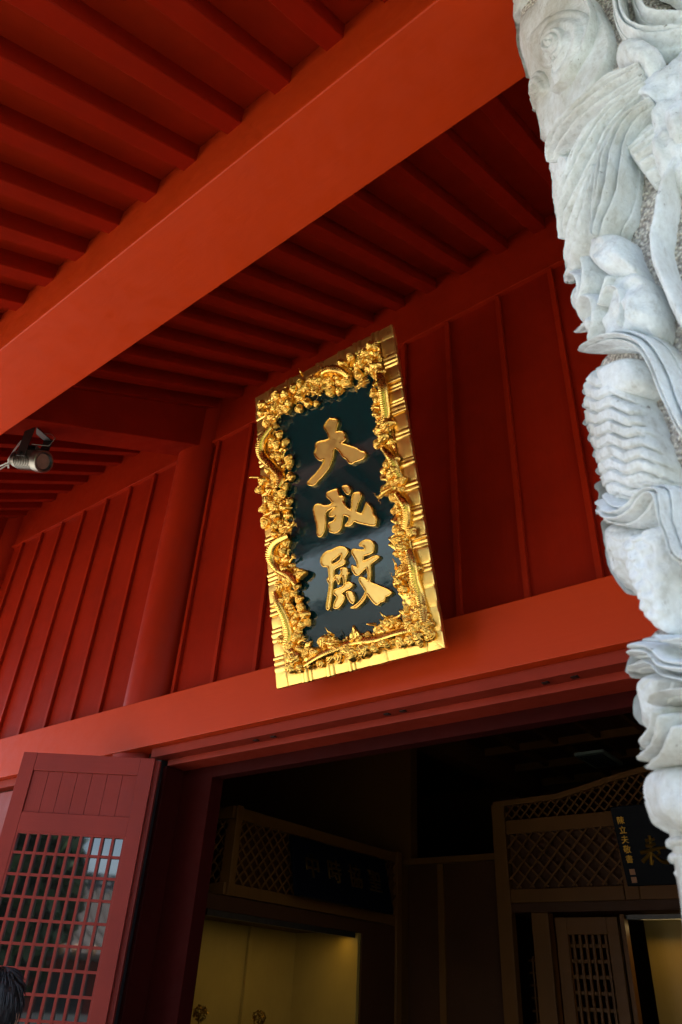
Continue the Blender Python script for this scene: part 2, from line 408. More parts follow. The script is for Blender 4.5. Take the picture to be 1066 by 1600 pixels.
for k in range(5):
    a = .05 + .04 * k
    mb = MB()
    for (x0, x1, y0, y1) in ((-4.22 + a, -3.78 - a, 10.72 + a * 1.6, 10.735 + a * 1.6), (-4.22 + a, -3.78 - a, 11.485 - a * 1.6, 11.5 - a * 1.6),
                             (-4.22 + a, -4.205 + a, 10.735 + a * 1.6, 11.485 - a * 1.6), (-3.795 - a, -3.78 - a, 10.735 + a * 1.6, 11.485 - a * 1.6)):
        mb.box(x0, x1, y0, y1, 4.785, 4.799)
    o = mb.build('vent_ring', m_black); o.parent = ve; 

# ------------------------------------------------------------------ lattice helper
def clip_seg(p, d, x0, x1, z0, z1):
    t0, t1 = -1e9, 1e9
    for a, da, lo, hi in ((p[0], d[0], x0, x1), (p[1], d[1], z0, z1)):
        if abs(da) < 1e-9:
            if a < lo or a > hi: return None
            continue
        u, w = (lo - a) / da, (hi - a) / da
        if u > w: u, w = w, u
        t0, t1 = max(t0, u), min(t1, w)
    return (t0, t1) if t1 - t0 > .01 else None
def diag_lattice(x0, x1, z0, z1, pitch, w, th, top=None):
    """diagonal lattice in a local x/z rectangle at y=0; top(x) optional curved upper limit"""
    mb = MB(); s2 = math.sqrt(.5)
    for k, d in enumerate(((s2, s2), (s2, -s2))):
        nrm = (-d[1], d[0])
        c0 = [nrm[0] * a + nrm[1] * b for a in (x0, x1) for b in (z0, z1)]
        q = math.floor(min(c0) / pitch) * pitch
        while q < max(c0):
            p0 = (nrm[0] * q, nrm[1] * q); r_ = clip_seg(p0, d, x0, x1, z0, z1)
            if r_:
                a, b = r_
                if top:      # trim to below the curve
                    ts = np.linspace(a, b, 60); ok = [tt for tt in ts if p0[1] + d[1] * tt < top(p0[0] + d[0] * tt)]
                    if len(ok) < 2: q += pitch; continue
                    a, b = ok[0], ok[-1]
                c = ((p0[0] + d[0] * (a + b) / 2), (k - .5) * th, p0[1] + d[1] * (a + b) / 2)
                mb.obox(c, (d[0], 0, d[1]), (0, 1, 0), (-d[1], 0, d[0]), b - a, th, w)
            q += pitch
    return mb
def text_obj(s, size, mat, name, parent, loc, rot, ext=.008):
    cu = bpy.data.curves.new(name, 'FONT'); cu.body = s; cu.size = size; cu.extrude = ext; cu.bevel_depth = .002
    cu.align_x = 'CENTER'; cu.align_y = 'CENTER'; cu.offset = -.001
    tmp = bpy.data.objects.new(name, cu); col.objects.link(tmp)
    dg = bpy.context.evaluated_depsgraph_get(); dg.update()
    me = bpy.data.meshes.new_from_object(tmp.evaluated_get(dg)); bpy.data.objects.remove(tmp)
    me.materials.clear(); me.materials.append(mat)
    return link(name, me, parent, loc, rot)

# ------------------------------------------------------------------ left shrine cabinet (inside, along the side wall)
XS = -5.442
sh = empty('shrine_cabinet', (XS, 5.2, 0)); tag(sh, 'brown timber shrine cabinet on left inside hall, with lit alcove and lattice frieze', 'shrine')
def L(mb, name, mat, **k):   # local: x -> along hall depth (world y), y -> into cabinet (world -x), z up
    return mb.build(name, mat, sh, **k)
sh.rotation_euler = (0, 0, R(90))
L(MB().box(0, 2.72, 0, .06, 3.0, 3.11), 'frieze_rail', m_bronzewood, bevel=.006)
L(MB().box(0, 2.72, 0, .06, 2.35, 2.45), 'frieze_rail', m_bronzewood, bevel=.006)
L(MB().box(-.03, .05, -.03, .1, 2.345, 3.12), 'corner_post', m_bronzewood, bevel=.006)
L(MB().box(-.62, -.25, .0, .95, .02, 2.34), 'alcove_jamb', m_darkwood)
L(MB().box(2.66, 2.76, -.03, .1, .02, 3.12), 'corner_post', m_bronzewood, bevel=.006)
tag(L(diag_lattice(.05, 2.66, 2.45, 3.0, .085, .014, .012), 'lattice_frieze', m_bronzewood), kind='stuff')
for o in [L(MB().box(0, 2.72, .10, .12, 2.35, 3.1), 'frieze_back', m_darkwood)]: pass
# return face toward the door
e2 = empty('return_frieze', (0, 0, 0), (0, 0, R(90)), sh)
MB().box(0, .6, -.0, .06, 3.0, 3.11).build('frieze_rail', m_bronzewood, e2, bevel=.006)
MB().box(0, .6, -.0, .06, 2.35, 2.45).build('frieze_rail', m_bronzewood, e2, bevel=.006)
tag(diag_lattice(.08, .6, 2.45, 3.0, .085, .014, .012).build('lattice_frieze', m_bronzewood, e2), kind='stuff')
MB().box(.6, 3.8, 0, .06, 2.3, 3.11).build('return_panel', m_bronzewood, e2)
L(MB().box(-.62, 2.72, 0, .9, 2.22, 2.34), 'alcove_header', m_darkwood)
L(MB().box(-.25, 2.72, .9, .95, .02, 2.22), 'alcove_back', m_olive)
L(MB().box(2.0, 2.05, .02, .9, .02, 2.22), 'alcove_side', m_olive, bevel=.004)
L(MB().box(1.22, 1.26, .86, .899, .02, 2.22), 'alcove_stile', m_olive, bevel=.004)
L(MB().box(2.05, 2.66, 0, .08, .02, 2.22), 'side_panel', m_darkwood)
L(MB().box(-.249, 2.0, .05, .9, .85, .9), 'altar_shelf', m_darkwood)
L(MB().box(-.2, 1.95, .02, .07, 2.17, 2.219), 'strip_light', m_dark_metal)
al = bpy.data.lights.new('alcove_light', 'AREA'); al.shape = 'RECTANGLE'; al.size = 2.1; al.size_y = .06; al.energy = .8; al.color = (1, .72, .22)
ao = bpy.data.objects.new('alcove_light', al); col.objects.link(ao); ao.location = (XS - .16, 6.08, 2.19); ao.rotation_euler = (0, 0, R(90))
# topiary balls of gilt foil flowers
def foil_ball(c, r_, label):
    o_ = empty('foil_topiary', (c[0], c[1], .9)); tag(o_, label, 'ornament', 'gilt topiaries in the alcove')
    mb = MB(); rn = random.Random(int(c[1] * 100))
    for k in range(170):
        d = Vector((rn.gauss(0, 1), rn.gauss(0, 1), rn.gauss(0, 1))).normalized(); p0 = d * r_ * rn.uniform(.75, 1.05)
        a = Vector((rn.gauss(0, 1), rn.gauss(0, 1), rn.gauss(0, 1))).normalized(); b = d.cross(a).normalized()
        s_ = r_ * .28; zc = Vector((0, 0, c[2] - .9))
        mb.add([p0 + zc + b * s_, p0 + zc + d * s_ * .6 + a * s_ * .5, p0 + zc - b * s_, p0 + zc - a * s_ * .4], [(0, 1, 2, 3)])
    mb.build('foil_crown', m_goldi, o_)
    MB().tube([(0, 0, 0), (0, 0, c[2] - .9)], .01, 8).build('stem', m_goldi, o_)
    MB().lathe([(.03, 0), (.05, .05), (.045, .09)], (0, 0, 0), n=16).build('pot', m_goldi, o_)
pb = onX(313, 1583, XS - .4); foil_ball(pb, .06, 'gilt foil topiary ball in the alcove beside the doorway jamb')
pb = onX(405, 1590, XS - .4); foil_ball(pb, .06, 'gilt foil topiary ball near the middle of the lit alcove')

# interior plaques
def plaque_in(name, label, loc, rot, w, h, chars, size, small=None, scol=None, seals=False):
    o_ = empty(name, loc, rot); tag(o_, label, 'plaque')
    MB().box(-w / 2, w / 2, 0, .04, -h / 2, h / 2).build('board', m_plq, o_, bevel=.006)
    n_ = len(chars)
    for i, ch in enumerate(chars):
        text_obj(ch, size, m_goldi, 'character', o_, ((i - (n_ - 1) / 2) * w * .66 / max(n_ - 1, 1) if n_ > 1 else 0, -.006, 0), (R(90), 0, 0), .006)
    return o_
# left: on the plane x=XS leaning forward
plaque_in('name_plaque', 'dark horizontal plaque with four dim gold characters on left lattice frieze', (XS + .16, 6.70, 2.70), Euler((R(-14), 0, R(90)), 'XYZ'), 1.62, .56, '中時協聖', .24)
# ------------------------------------------------------------------ right shrine (faces the door)
rs = empty('shrine_screen', (-4.17, 8, 0)); tag(rs, 'brown timber shrine screen at back of hall with curved crest and diagonal lattice', 'shrine')
def Rr(mb, name, mat, **k): return mb.build(name, mat, rs, **k)
def crest(x): # local x from 0
    xs_ = [0, .33, .78, 1.13, 1.43, 1.76, 2.4, 4.2]; zs_ = [3.57, 3.575, 3.585, 3.65, 3.71, 3.76, 3.80, 3.80]
    return float(np.interp(x, xs_, zs_))
WS = 4.2
mb = MB(); N_ = 60
for i in range(N_):
    a, b = WS * i / N_, WS * (i + 1) / N_
    mb.add([(a, y, crest(a) + z) for y in (-.03, .05) for z in (-.035, .02)] + [(b, y, crest(b) + z) for y in (-.03, .05) for z in (-.035, .02)],
           [(0, 1, 5, 4), (2, 6, 7, 3), (0, 4, 6, 2), (1, 3, 7, 5)])
Rr(mb, 'crest_rail', m_bronzewood)
tag(Rr(diag_lattice(.06, WS, 3.39, 3.82, .075, .014, .012, top=lambda x: crest(x) - .03), 'crest_lattice', m_bronzewood), kind='stuff')
Rr(MB().box(0, WS, 0, .06, 3.24, 3.385), 'screen_rail', m_bronzewood, bevel=.006)
Rr(MB().box(-.03, .13, -.02, .08, .02, 3.56), 'screen_post', m_bronzewood, bevel=.006)
Rr(MB().box(.131, 1.35, 0, .06, 2.56, 2.69), 'screen_rail', m_bronzewood, bevel=.006)
Rr(MB().box(1.36, 1.5, -.01, .06, 2.56, 3.24), 'screen_post', m_bronzewood, bevel=.006)
Rr(MB().box(1.5, WS, .0, .06, 2.56, 2.68), 'screen_rail', m_bronzewood, bevel=.006)
tag(Rr(diag_lattice(.14, 1.36, 2.70, 3.235, .11, .016, .012), 'screen_lattice', m_bronzewood), kind='stuff')
Rr(MB().box(.0, WS, .07, .09, 2.56, 3.39), 'screen_back', m_darkwood)
Rr(MB().box(0.05, WS, -.01, .5, 2.47, 2.555), 'screen_header', m_darkwood)
Rr(MB().box(.36, .545, -.03, .1, .02, 2.465), 'screen_post', m_bronzewood, bevel=.006)
Rr(MB().box(.03, .1, -.01, .1, .02, 2.465), 'screen_post', m_bronzewood, bevel=.006)
# lattice leaf
Rr(MB().box(.60, .72, .0, .05, .02, 2.42), 'leaf_stile', m_bronzewood, bevel=.004)
Rr(MB().box(1.13, 1.24, .0, .05, .02, 2.42), 'leaf_stile', m_bronzewood, bevel=.004)
Rr(MB().box(.721, 1.129, .0, .05, 2.27, 2.42), 'leaf_rail', m_bronzewood, bevel=.004)
for k in range(6):
    xx = .76 + k * .066; Rr(MB().box(xx, xx + .022, .012, .03, .3, 2.269), 'leaf_slat', m_bronzewood)
for k in range(14):
    zz = 2.16 - k * .13; Rr(MB().box(.722, 1.128, .031, .04, zz, zz + .03), 'leaf_slat', m_bronzewood)
# small glazed lattice deeper left
for k in range(3):
    Rr(MB().box(.17 + k * .06, .185 + k * .06, .3, .32, .3, 2.1), 'leaf_slat', m_bronzewood)
for k in range(16):
    Rr(MB().box(.12, .35, .32, .33, .4 + k * .11, .42 + k * .11), 'leaf_slat', m_bronzewood)
Rr(MB().box(1.27, 1.31, -.0, .1, .02, 2.44), 'alcove_jamb', m_bronzewood)
Rr(MB().box(1.31, WS, .55, .6, .02, 2.465), 'alcove_back', m_olive)
Rr(MB().box(1.311, WS, .05, .12, 2.40, 2.44), 'strip_light', m_dark_metal)
al = bpy.data.lights.new('altar_light', 'AREA'); al.shape = 'RECTANGLE'; al.size = 1.2; al.size_y = .05; al.energy = .7; al.color = (1, .7, .28)
ao = bpy.data.objects.new('altar_light', al); col.objects.link(ao); ao.location = (-2.2, 8.3, 2.36); ao.rotation_euler = (R(-15), 0, 0)
Rr(MB().box(-1.25, -.04, .1, .2, .02, 3.0), 'flank_panel', m_darkwood)
Rr(MB().box(-1.3, -.04, .05, .2, 3.0, 3.07), 'flank_rail', m_bronzewood, bevel=.005)
Rr(MB().box(-.82, -.74, .06, .099, .02, 2.999), 'flank_post', m_bronzewood)
# right plaque: 萬世師表, read right to left
q_ = empty('name_plaque', (-1.4, 7.86, 3.02), (R(14), 0, 0)); tag(q_, 'black horizontal plaque with gold characters on shrine screen, half hidden by stone column', 'plaque')
MB().box(-1.36, 1.36, 0, .04, -.36, .36).build('board', m_plq, q_, bevel=.006)
for i, ch in enumerate('師世萬'):
    text_obj(ch, .36, m_goldi, 'character', q_, (-.42 + i * .60, -.008, -.02), (R(90), 0, 0), .01)
def on_sign(a, b):
    r_ = ray(980 + a / 11.43, 1260 + b / 11.43); n_ = np.array([0, -math.cos(R(14)), -math.sin(R(14))]); o_ = np.array([-1.4, 7.86, 3.02])
    w = CAM + r_ * (((o_ - CAM) @ n_) / (r_ @ n_)) - o_; return (w[0], -.004, w @ np.array([0, -math.sin(R(14)), math.cos(R(14))]))
bm_ = MB()
for P_, w0, w1 in (([(400,520),(415,620),(432,770)], 17, 10), ([(335,612),(420,600),(495,578)], 18, 12), ([(340,705),(430,690),(510,662)], 20, 13), ([(250,830),(450,778),(560,748),(700,735)], 20, 14),
                  ([(430,785),(380,870),(285,990)], 12, 22), ([(430,800),(425,920),(440,1040)], 12, 20), ([(445,1030),(475,960)], 16, 6), ([(540,770),(585,830),(540,880)], 14, 8), ([(450,840),(560,930),(640,985),(760,990)], 10, 24)):
    S_ = smooth_path([(a, b, 0, 0) for a, b in P_], 12)
    bm_.tube([on_sign(a, b) for a, b in S_[:, :2]], list(np.linspace(w0, w1, 12) * .0010), 8)
bm_.build('character', m_goldi, q_, True)
for i, ch in enumerate('陳立夫敬書'):
    text_obj(ch, .075, m_goldi, 'character', q_, (-1.28, -.004, .225 - i * .088), (R(90), 0, 0), .002)
for i in range(2):
    MB().box(-1.305, -1.255, -.004, -.001, -.26 - i * .07, -.21 - i * .07).build('seal_mark', plain('ochre_seal', (.35, .12, .03), .5), q_)

# ------------------------------------------------------------------ folding door leaves
Hd = np.array([-4.88, 3.70]); Td = np.array([-5.71, 3.045]); d_ = (Hd - Td) / np.linalg.norm(Hd - Td)
ang = math.atan2(d_[1], d_[0]); LW = 1.055
def leaf(name, label, loc, glass=True):
    o_ = empty(name, loc, (0, 0, ang)); tag(o_, label, 'door', 'folding doors of the hall')
    B = lambda n_, m_, *a, **k: MB().box(*a).build(n_, m_, o_, **k)
    T = .046
    B('stile', m_door, 0, .112, 0, T, .02, 3.128, bevel=.003); B('stile', m_door, .942, LW, 0, T, .02, 3.128, bevel=.003)
    B('rail', m_doorh, .1125, .9415, .002, T - .002, 2.992, 3.128, bevel=.003)
    B('rail', m_doorh, .1125, .9415, .002, T - .002, 2.546, 2.684, bevel=.003)
    B('rail', m_doorh, .1125, .9415, .002, T - .002, .90, 1.03, bevel=.003)
    B('rail', m_doorh, .1125, .9415, .002, T - .002, .02, .16, bevel=.003)
    xs_ = [.113, .236, .3475, .466, .582, .702, .823, .941]
    for a, b in zip(xs_[:-1], xs_[1:]):
        B('panel_plank', m_door, a + .0012, b - .0012, .016, .03, 2.684, 2.992, bevel=.002)
        B('panel_plank', m_door, a + .0012, b - .0012, .016, .03, .16, .90, bevel=.002)
    # lattice
    nb = 10; x0, x1 = .1125, .9415; pitch = (x1 - x0 - .02) / nb
    B('lattice_bar', m_door, x0, x0 + .014, .004, .026, 1.03, 2.546); B('lattice_bar', m_door, x1 - .014, x1, .004, .026, 1.03, 2.546)
    B('lattice_bar', m_doorh, x0 + .014, x1 - .014, .004, .026, 2.532, 2.5455); B('lattice_bar', m_doorh, x0 + .014, x1 - .014, .004, .026, 1.0305, 1.044)
    for k in range(1, nb):
        xx = x0 + .01 + pitch * k
        B('lattice_bar', m_door, xx - .0095, xx + .0095, .006, .024, 1.044, 2.532)
    k = 1
    while 2.546 - .1445 * k > 1.06:
        zz = 2.546 - .1445 * k; B('lattice_bar', m_doorh, x0 + .014, x1 - .014, .0085, .0225, zz - .009, zz + .009); k += 1
    if glass: B('glass_pane', m_glass, x0 + .002, x1 - .002, .027, .031, 1.032, 2.544)
    return o_
m_glass, n, p = nodes('dark_window_glass')
n.links.new(ramp(n, noise(n, coords(n, (1, 1, 1)), 3, 3, .5), [(.3, (.006, .006, .007)), (.7, (.012, .011, .011))]), p.inputs['Base Color'])
p.inputs['Roughness'].default_value = .03; p.inputs['IOR'].default_value = 2.4; p.inputs['Transmission Weight'].default_value = .0
nn = Vector((-d_[1], d_[0], 0))
leaf('door_leaf', 'maroon glazed lattice door leaf folded outward beside the open doorway', (Td[0], Td[1], 0))
leaf('door_leaf', 'maroon door leaf folded flat behind the front lattice leaf, only its edge showing', (Td[0] + nn[0] * .062 + d_[0] * .03, Td[1] + nn[1] * .062 + d_[1] * .03, 0))

# ------------------------------------------------------------------ main plaque
TL_ = 14.85
PW, PH = 1.345, 2.335
O = np.array([-3.452, 3.55, 3.386]); U = np.array([1., 0, 0]); V = np.array([0, -math.sin(R(TL_)), math.cos(R(TL_))]); Nn = np.array([0, -math.cos(R(TL_)), -math.sin(R(TL_))])
pq = empty('hall_name_plaque', O, (R(90 + TL_), 0, 0)); tag(pq, 'tall gilded plaque with three raised gold characters on dark teal lacquer above doorway', 'plaque')
def plq(px, py, off=0.0):
    r_ = ray(px, py); k = ((O + Nn * off - CAM) @ Nn) / (r_ @ Nn); w = CAM + r_ * k - O
    return np.array([w @ U, w @ V])
BW = .105
MB().box(.03, PW - .03, .03, PH - .03, -.045, .0).build('backing', m_darkwood, pq)
MB().box(.07, PW - .07, .07, PH - .07, .001, .014).build('lacquer_panel', m_lac, pq)
# fluted border
def flutes(Ln, seed):
    rn = random.Random(seed); s_ = [0]; segs = [.11]
    while sum(segs) < Ln - .11:
        if rn.random() < .3 or segs[-1] < .07: segs += [rn.uniform(.08, .16)]
        else: segs += [rn.uniform(.026, .042) for _ in range(rn.choice((2, 3, 3)))]
    over = sum(segs) - (Ln - .11)
    segs.append(.11); tot = sum(segs); segs = [a * Ln / tot for a in segs]
    def h(s):
        a = 0
        for i, w_ in enumerate(segs):
            if s <= a + w_ or i == len(segs) - 1:
                f_ = min(1, max(0, (s - a) / w_))
                amp = .009 if w_ < .07 else (.0045 if i not in (0, len(segs) - 1) else .002)
                asym = f_ ** (.85 if i % 2 else 1.15)
                return amp * (math.sin(math.pi * min(1, max(0, asym))) ** .4) + (.0035 if i % 3 == 0 else 0)
            a += w_
    return h
def border(side, seed):
    Ln = PW if side in 'BT' else PH
    h = flutes(Ln, seed); ns = int(Ln / .006); prof = [(-.02, None), (0.0, None), (.05, 1), (BW - .012, .8), (BW, .3), (BW + .004, None)]
    Vv = np.zeros((ns + 1, 8, 3))
    for i in range(ns + 1):
        s_ = Ln * i / ns; hh = h(s_)
        rows = [(.012, -.045), (.004 - hh * .7, -.02), (-hh * .9, .012 + hh), (.004 - hh * .7, .020 + hh * 1.0), (.05, .024 + hh), (BW - .012, .028 + hh), (BW - .003, .024 + hh * .8), (BW, .008)]
        for j, (t_, z_) in enumerate(rows):
            x_ = min(max(s_, t_), Ln - t_)
            Vv[i, j] = {'B': (x_, t_, z_), 'T': (x_, PH - t_, z_), 'L': (t_, x_, z_), 'R': (PW - t_, x_, z_)}[side]
    o = grid_obj('border_rail', Vv, m_goldb, pq)
    bm = bmesh.new(); bm.from_mesh(o.data); bmesh.ops.recalc_face_normals(bm, faces=bm.faces); bm.to_mesh(o.data); bm.free()
    try: o.data.set_sharp_from_angle(angle=R(38))
    except Exception: pass
for s_, sd_ in (('B', 3), ('T', 5), ('L', 11), ('R', 8)): border(s_, sd_)
mb = MB()
for (a, b, c, d) in ((BW + .002, PW - BW - .002, BW + .002, BW + .014), (BW + .002, PW - BW - .002, PH - BW - .014, PH - BW - .002),
                     (BW + .002, BW + .014, BW + .014, PH - BW - .014), (PW - BW - .014, PW - BW - .002, BW + .014, PH - BW - .014)):
    mb.box(a, b, c, d, .012, .036)
mb.build('inner_moulding', m_gold, pq, bevel=.003)

# characters
def cpts(pts, sc, ox, oy): return [(ox + a / sc, oy + b / sc) for a, b in pts]
DA = cpts([(405,112),(440,118),(480,120),(515,140),(522,190),(505,250),(490,302),(545,290),(600,305),(615,330),(610,370),(632,405),(610,440),(560,460),(640,478),(720,505),(790,530),(850,570),(900,582),(905,630),(880,680),(820,710),(760,730),(710,760),(670,745),(635,695),(590,665),(550,610),(510,560),(478,535),(468,560),(455,640),(435,720),(400,810),(350,880),(300,940),(240,1000),(195,1050),(120,1055),(85,1020),(140,950),(210,880),(270,800),(310,730),(320,690),(280,715),(240,695),(200,650),(182,600),(205,545),(205,470),(270,430),(330,420),(385,400),(370,340),(340,290),(315,240),(345,180),(380,135)], 8.883, 470, 640)
CH = cpts([(375,125),(420,118),(435,160),(460,220),(490,212),(517,240),(505,290),(530,340),(570,385),(605,410),(610,330),(615,240),(645,180),(690,162),(735,165),(757,210),(745,270),(715,330),(700,395),(690,430),(730,450),(760,462),(785,400),(805,345),(825,300),(870,345),(910,400),(930,480),(965,520),(965,590),(950,640),(870,635),(780,615),(710,600),(655,580),(625,625),(570,645),(520,640),(555,590),(585,520),(545,500),(510,490),(500,540),(490,610),(480,670),(450,715),(400,740),(340,735),(305,710),(310,680),(290,640),(290,600),(330,575),(375,555),(385,500),(340,515),(305,500),(310,460),(350,410),(395,375),(340,400),(290,430),(262,470),(265,560),(262,640),(245,720),(205,785),(175,795),(140,765),(135,680),(120,590),(95,500),(82,420),(90,370),(130,330),(180,325),(230,345),(290,345),(350,315),(310,270),(270,230),(265,190),(300,155)], 8.883, 480, 750)
CD = cpts([(480,100),(510,70),(570,72),(600,110),(608,160),(580,205),(545,195),(510,150)], 8.883, 480, 750)
D1 = cpts([(320,150),(390,152),(430,178),(450,215),(425,275),(400,310),(415,345),(400,385),(330,420),(275,455),(265,500),(262,565),(285,515),(340,515),(350,480),(340,440),(380,420),(435,430),(445,480),(465,492),(440,515),(430,570),(415,625),(460,600),(512,645),(490,682),(430,712),(360,760),(395,775),(402,820),(385,870),(345,925),(300,957),(258,945),(260,880),(295,800),(258,765),(258,715),(310,688),(385,650),(380,590),(372,535),(350,560),(340,620),(325,648),(303,605),(290,578),(258,615),(250,690),(240,780),(225,870),(205,960),(185,975),(163,950),(170,850),(185,740),(198,640),(172,590),(180,548),(197,570),(188,490),(180,420),(125,418),(92,372),(88,320),(120,255),(170,212),(240,190)], 8.2, 490, 835)
DH = cpts([(238,348),(300,300),(350,250),(346,310),(300,350),(245,378)], 8.2, 490, 835)
D2 = cpts([(415,745),(455,720),(500,735),(525,790),(530,860),(510,895),(480,880),(440,820)], 8.2, 490, 835)
D3 = cpts([(580,130),(620,85),(690,60),(745,75),(778,120),(778,190),(770,230),(700,265),(650,285),(640,335),(700,310),(780,270),(835,268),(845,295),(800,340),(740,385),(735,420),(740,520),(735,600),(800,630),(880,665),(960,700),(1008,740),(990,775),(930,805),(910,860),(870,870),(820,910),(780,890),(720,820),(690,770),(660,840),(610,900),(550,945),(470,942),(530,905),(590,850),(640,780),(660,730),(620,660),(580,590),(585,550),(620,538),(670,560),(695,590),(690,500),(680,430),(640,470),(590,520),(545,530),(510,490),(485,440),(490,385),(530,405),(560,415),(545,350),(515,290),(485,225),(500,185),(560,185),(620,190),(650,190),(640,155),(600,155)], 8.2, 490, 835)
def curve_mesh(name, loops, mat, fill, ext, bev, z, parent):
    cu = bpy.data.curves.new(name, 'CURVE'); cu.dimensions = '2D' if fill else '3D'; cu.resolution_u = 3
    if fill: cu.fill_mode = 'BOTH'; cu.extrude = ext
    else: cu.bevel_depth = bev; cu.bevel_resolution = 2
    for lp in loops:
        s_ = cu.splines.new('BEZIER'); s_.bezier_points.add(len(lp) - 1); s_.use_cyclic_u = True
        for i, (a, b) in enumerate(lp):
            bp = s_.bezier_points[i]; bp.co = (a, b, 0)
            p0, p1 = np.array(lp[i - 1]), np.array(lp[(i + 1) % len(lp)]); me_ = np.array(lp[i])
            v1, v2 = me_ - p0, p1 - me_; l1, l2 = np.linalg.norm(v1), np.linalg.norm(v2)
            tn = (v1 / l1 + v2 / l2); cosang = (v1 @ v2) / (l1 * l2)
            k = .28 if cosang > .2 else .05
            bp.handle_left_type = bp.handle_right_type = 'FREE'
            tn = tn / (np.linalg.norm(tn) + 1e-6)
            bp.handle_left = (*(me_ - tn * l1 * k), 0); bp.handle_right = (*(me_ + tn * l2 * k), 0)
    tmp = bpy.data.objects.new(name, cu); col.objects.link(tmp)
    dg = bpy.context.evaluated_depsgraph_get(); dg.update()
    me = bpy.data.meshes.new_from_object(tmp.evaluated_get(dg)); bpy.data.objects.remove(tmp)
    me.materials.clear(); me.materials.append(mat)
    if not fill:
        for p_ in me.polygons: p_.use_smooth = True
    return link(name, me, parent, (0, 0, z))
CO = .035
def offset_in(lp, d):
    out = []; A = sum(lp[i - 1][0] * lp[i][1] - lp[i][0] * lp[i - 1][1] for i in range(len(lp)))
    sg = 1 if A > 0 else -1
    for i in range(len(lp)):
        a, b, c = map(np.array, (lp[i - 1], lp[i], lp[(i + 1) % len(lp)]))
        t = (b - a) / np.linalg.norm(b - a) + (c - b) / np.linalg.norm(c - b); t /= np.linalg.norm(t) + 1e-9
        out.append(tuple(b + sg * d * np.array([-t[1], t[0]])))
    return out
for label, loops in (('raised gold character at top of the plaque', [DA]), ('raised gold character in middle of the plaque', [CH, CD]), ('raised gold character at bottom of the plaque', [D1, DH, D2, D3])):
    lp = [[tuple(plq(a, b, CO)) for a, b in l] for l in loops]
    ch = curve_mesh('character', lp, m_goldf, True, .010, 0, CO - .012, pq); ch['label'] = label
    rims = [offset_in(l, -.0045 if (len(lp) == 4 and i_ == 1) else .0045) for i_, l in enumerate(lp)]
    curve_mesh('rim', rims, m_goldr, False, 0, .0062, .0115, ch)

# clouds: ruyi scroll bosses
def cloud_mesh(seed):
    rn = random.Random(seed); nl = rn.choice((3, 4, 5)); ph = rn.uniform(0, 6); n1, n2 = 44, 20; hand = rn.choice((-1, 1))
    Vv = np.zeros((n2, n1, 3))
    for i in range(n2):
        t_ = i / (n2 - 1)
        for k in range(n1):
            a = 2 * math.pi * k / n1
            rr = 1 + .34 * abs(math.cos(nl * a / 2 + ph)) ** .8 - .2
            sp_ = (t_ * 2.6 - hand * a / (2 * math.pi) + 2) % 1
            groove = min(1, abs(sp_ - .5) * 5) ** 1.0
            hgt = .50 * (1 - t_ ** 3) + .20 * groove * (t_ < .93) * (t_ > .2) + .34 * max(0, 1 - (t_ / .24) ** 2) ** .5 * (t_ < .24)
            if i == n2 - 1: hgt = -.35
            elif i == n2 - 2: hgt = .18
            Vv[i, k] = (rr * t_ * math.cos(a), rr * t_ * math.sin(a) * .85, hgt)
    ob = grid_obj('t', Vv, m_gold, None, True); me = ob.data; bpy.data.objects.remove(ob); me.name = 'cloud_scroll'
    bm = bmesh.new(); bm.from_mesh(me); bmesh.ops.remove_doubles(bm, verts=bm.verts, dist=1e-4); bmesh.ops.recalc_face_normals(bm, faces=bm.faces)
    bm.to_mesh(me); bm.free()
    if sum(p_.normal.z for p_ in me.polygons) < 0: me.flip_normals()
    return me
CM = [cloud_mesh(i) for i in range(5)]
CL = """407,632,9 445,614,9 457,607,8 451,628,8 447,639,8 427,636,8 406,644,8 431,618,8 467,598,7 468,611,6 467,620,7 480,629,8 466,638,7 515,599,9 529,596,8 541,597,8 529,609,9 515,611,8 533,567,10 547,558,8 543,584,8 557,584,8 444,691,7 429,693,7 435,678,7 450,718,7 451,727,7 410,751,9 417,734,7 429,747,8 453,744,7 442,792,8 429,805,9 414,816,9 450,804,7 427,821,7 429,793,8 427,833,6 469,896,8 459,901,8 447,912,9 436,916,8 450,945,7 467,947,7 475,960,8 460,970,8 479,972,6 443,960,7 452,1010,9 467,1014,8 458,1028,10 452,1043,9 518,1005,9 504,1003,9 483,1038,7 467,1043,7 516,1028,8 529,1026,8 539,1016,9 549,1022,9 566,1016,9 546,558,7 568,551,9 577,539,8 585,541,7 561,564,8 585,571,9 574,575,8 559,585,7 594,582,7 602,663,10 592,672,9 609,661,7 596,682,8 588,693,7 591,614,6 587,624,6 590,650,6 606,706,8 615,716,8 604,725,7 613,734,8 609,742,7 634,819,7 626,832,7 641,831,7 619,844,8 626,853,9 632,842,7 634,876,6 622,907,9 630,919,9 626,892,8 639,892,8 651,887,7 660,947,8 652,952,7 651,964,8 662,964,7 652,994,10 647,984,9 664,984,8 671,992,8 637,975,9 606,973,9 613,969,7 544,1017,9 553,1021,9 570,1016,8 585,1012,8 652,977,7 420,765,8 433,775,8 415,780,8 440,770,7 424,787,8 450,783,7 410,795,8 445,760,6 404,765,7 495,595,7 486,592,7 478,605,7 493,630,6 420,650,7 415,660,7 438,1000,7 490,1020,8 500,1035,7 600,1005,8 615,1000,8 630,985,8 640,1000,8 626,1003,8 655,1003,7 668,975,7 455,955,7 463,961,7 470,952,6 466,936,7 458,928,7 448,933,8 440,938,7 462,915,7 452,905,8 443,888,7 447,875,6 440,860,7 446,848,7 470,975,7 466,985,7 462,995,7 625,765,7 628,750,6 620,750,7 618,775,6"""
rn = random.Random(4)
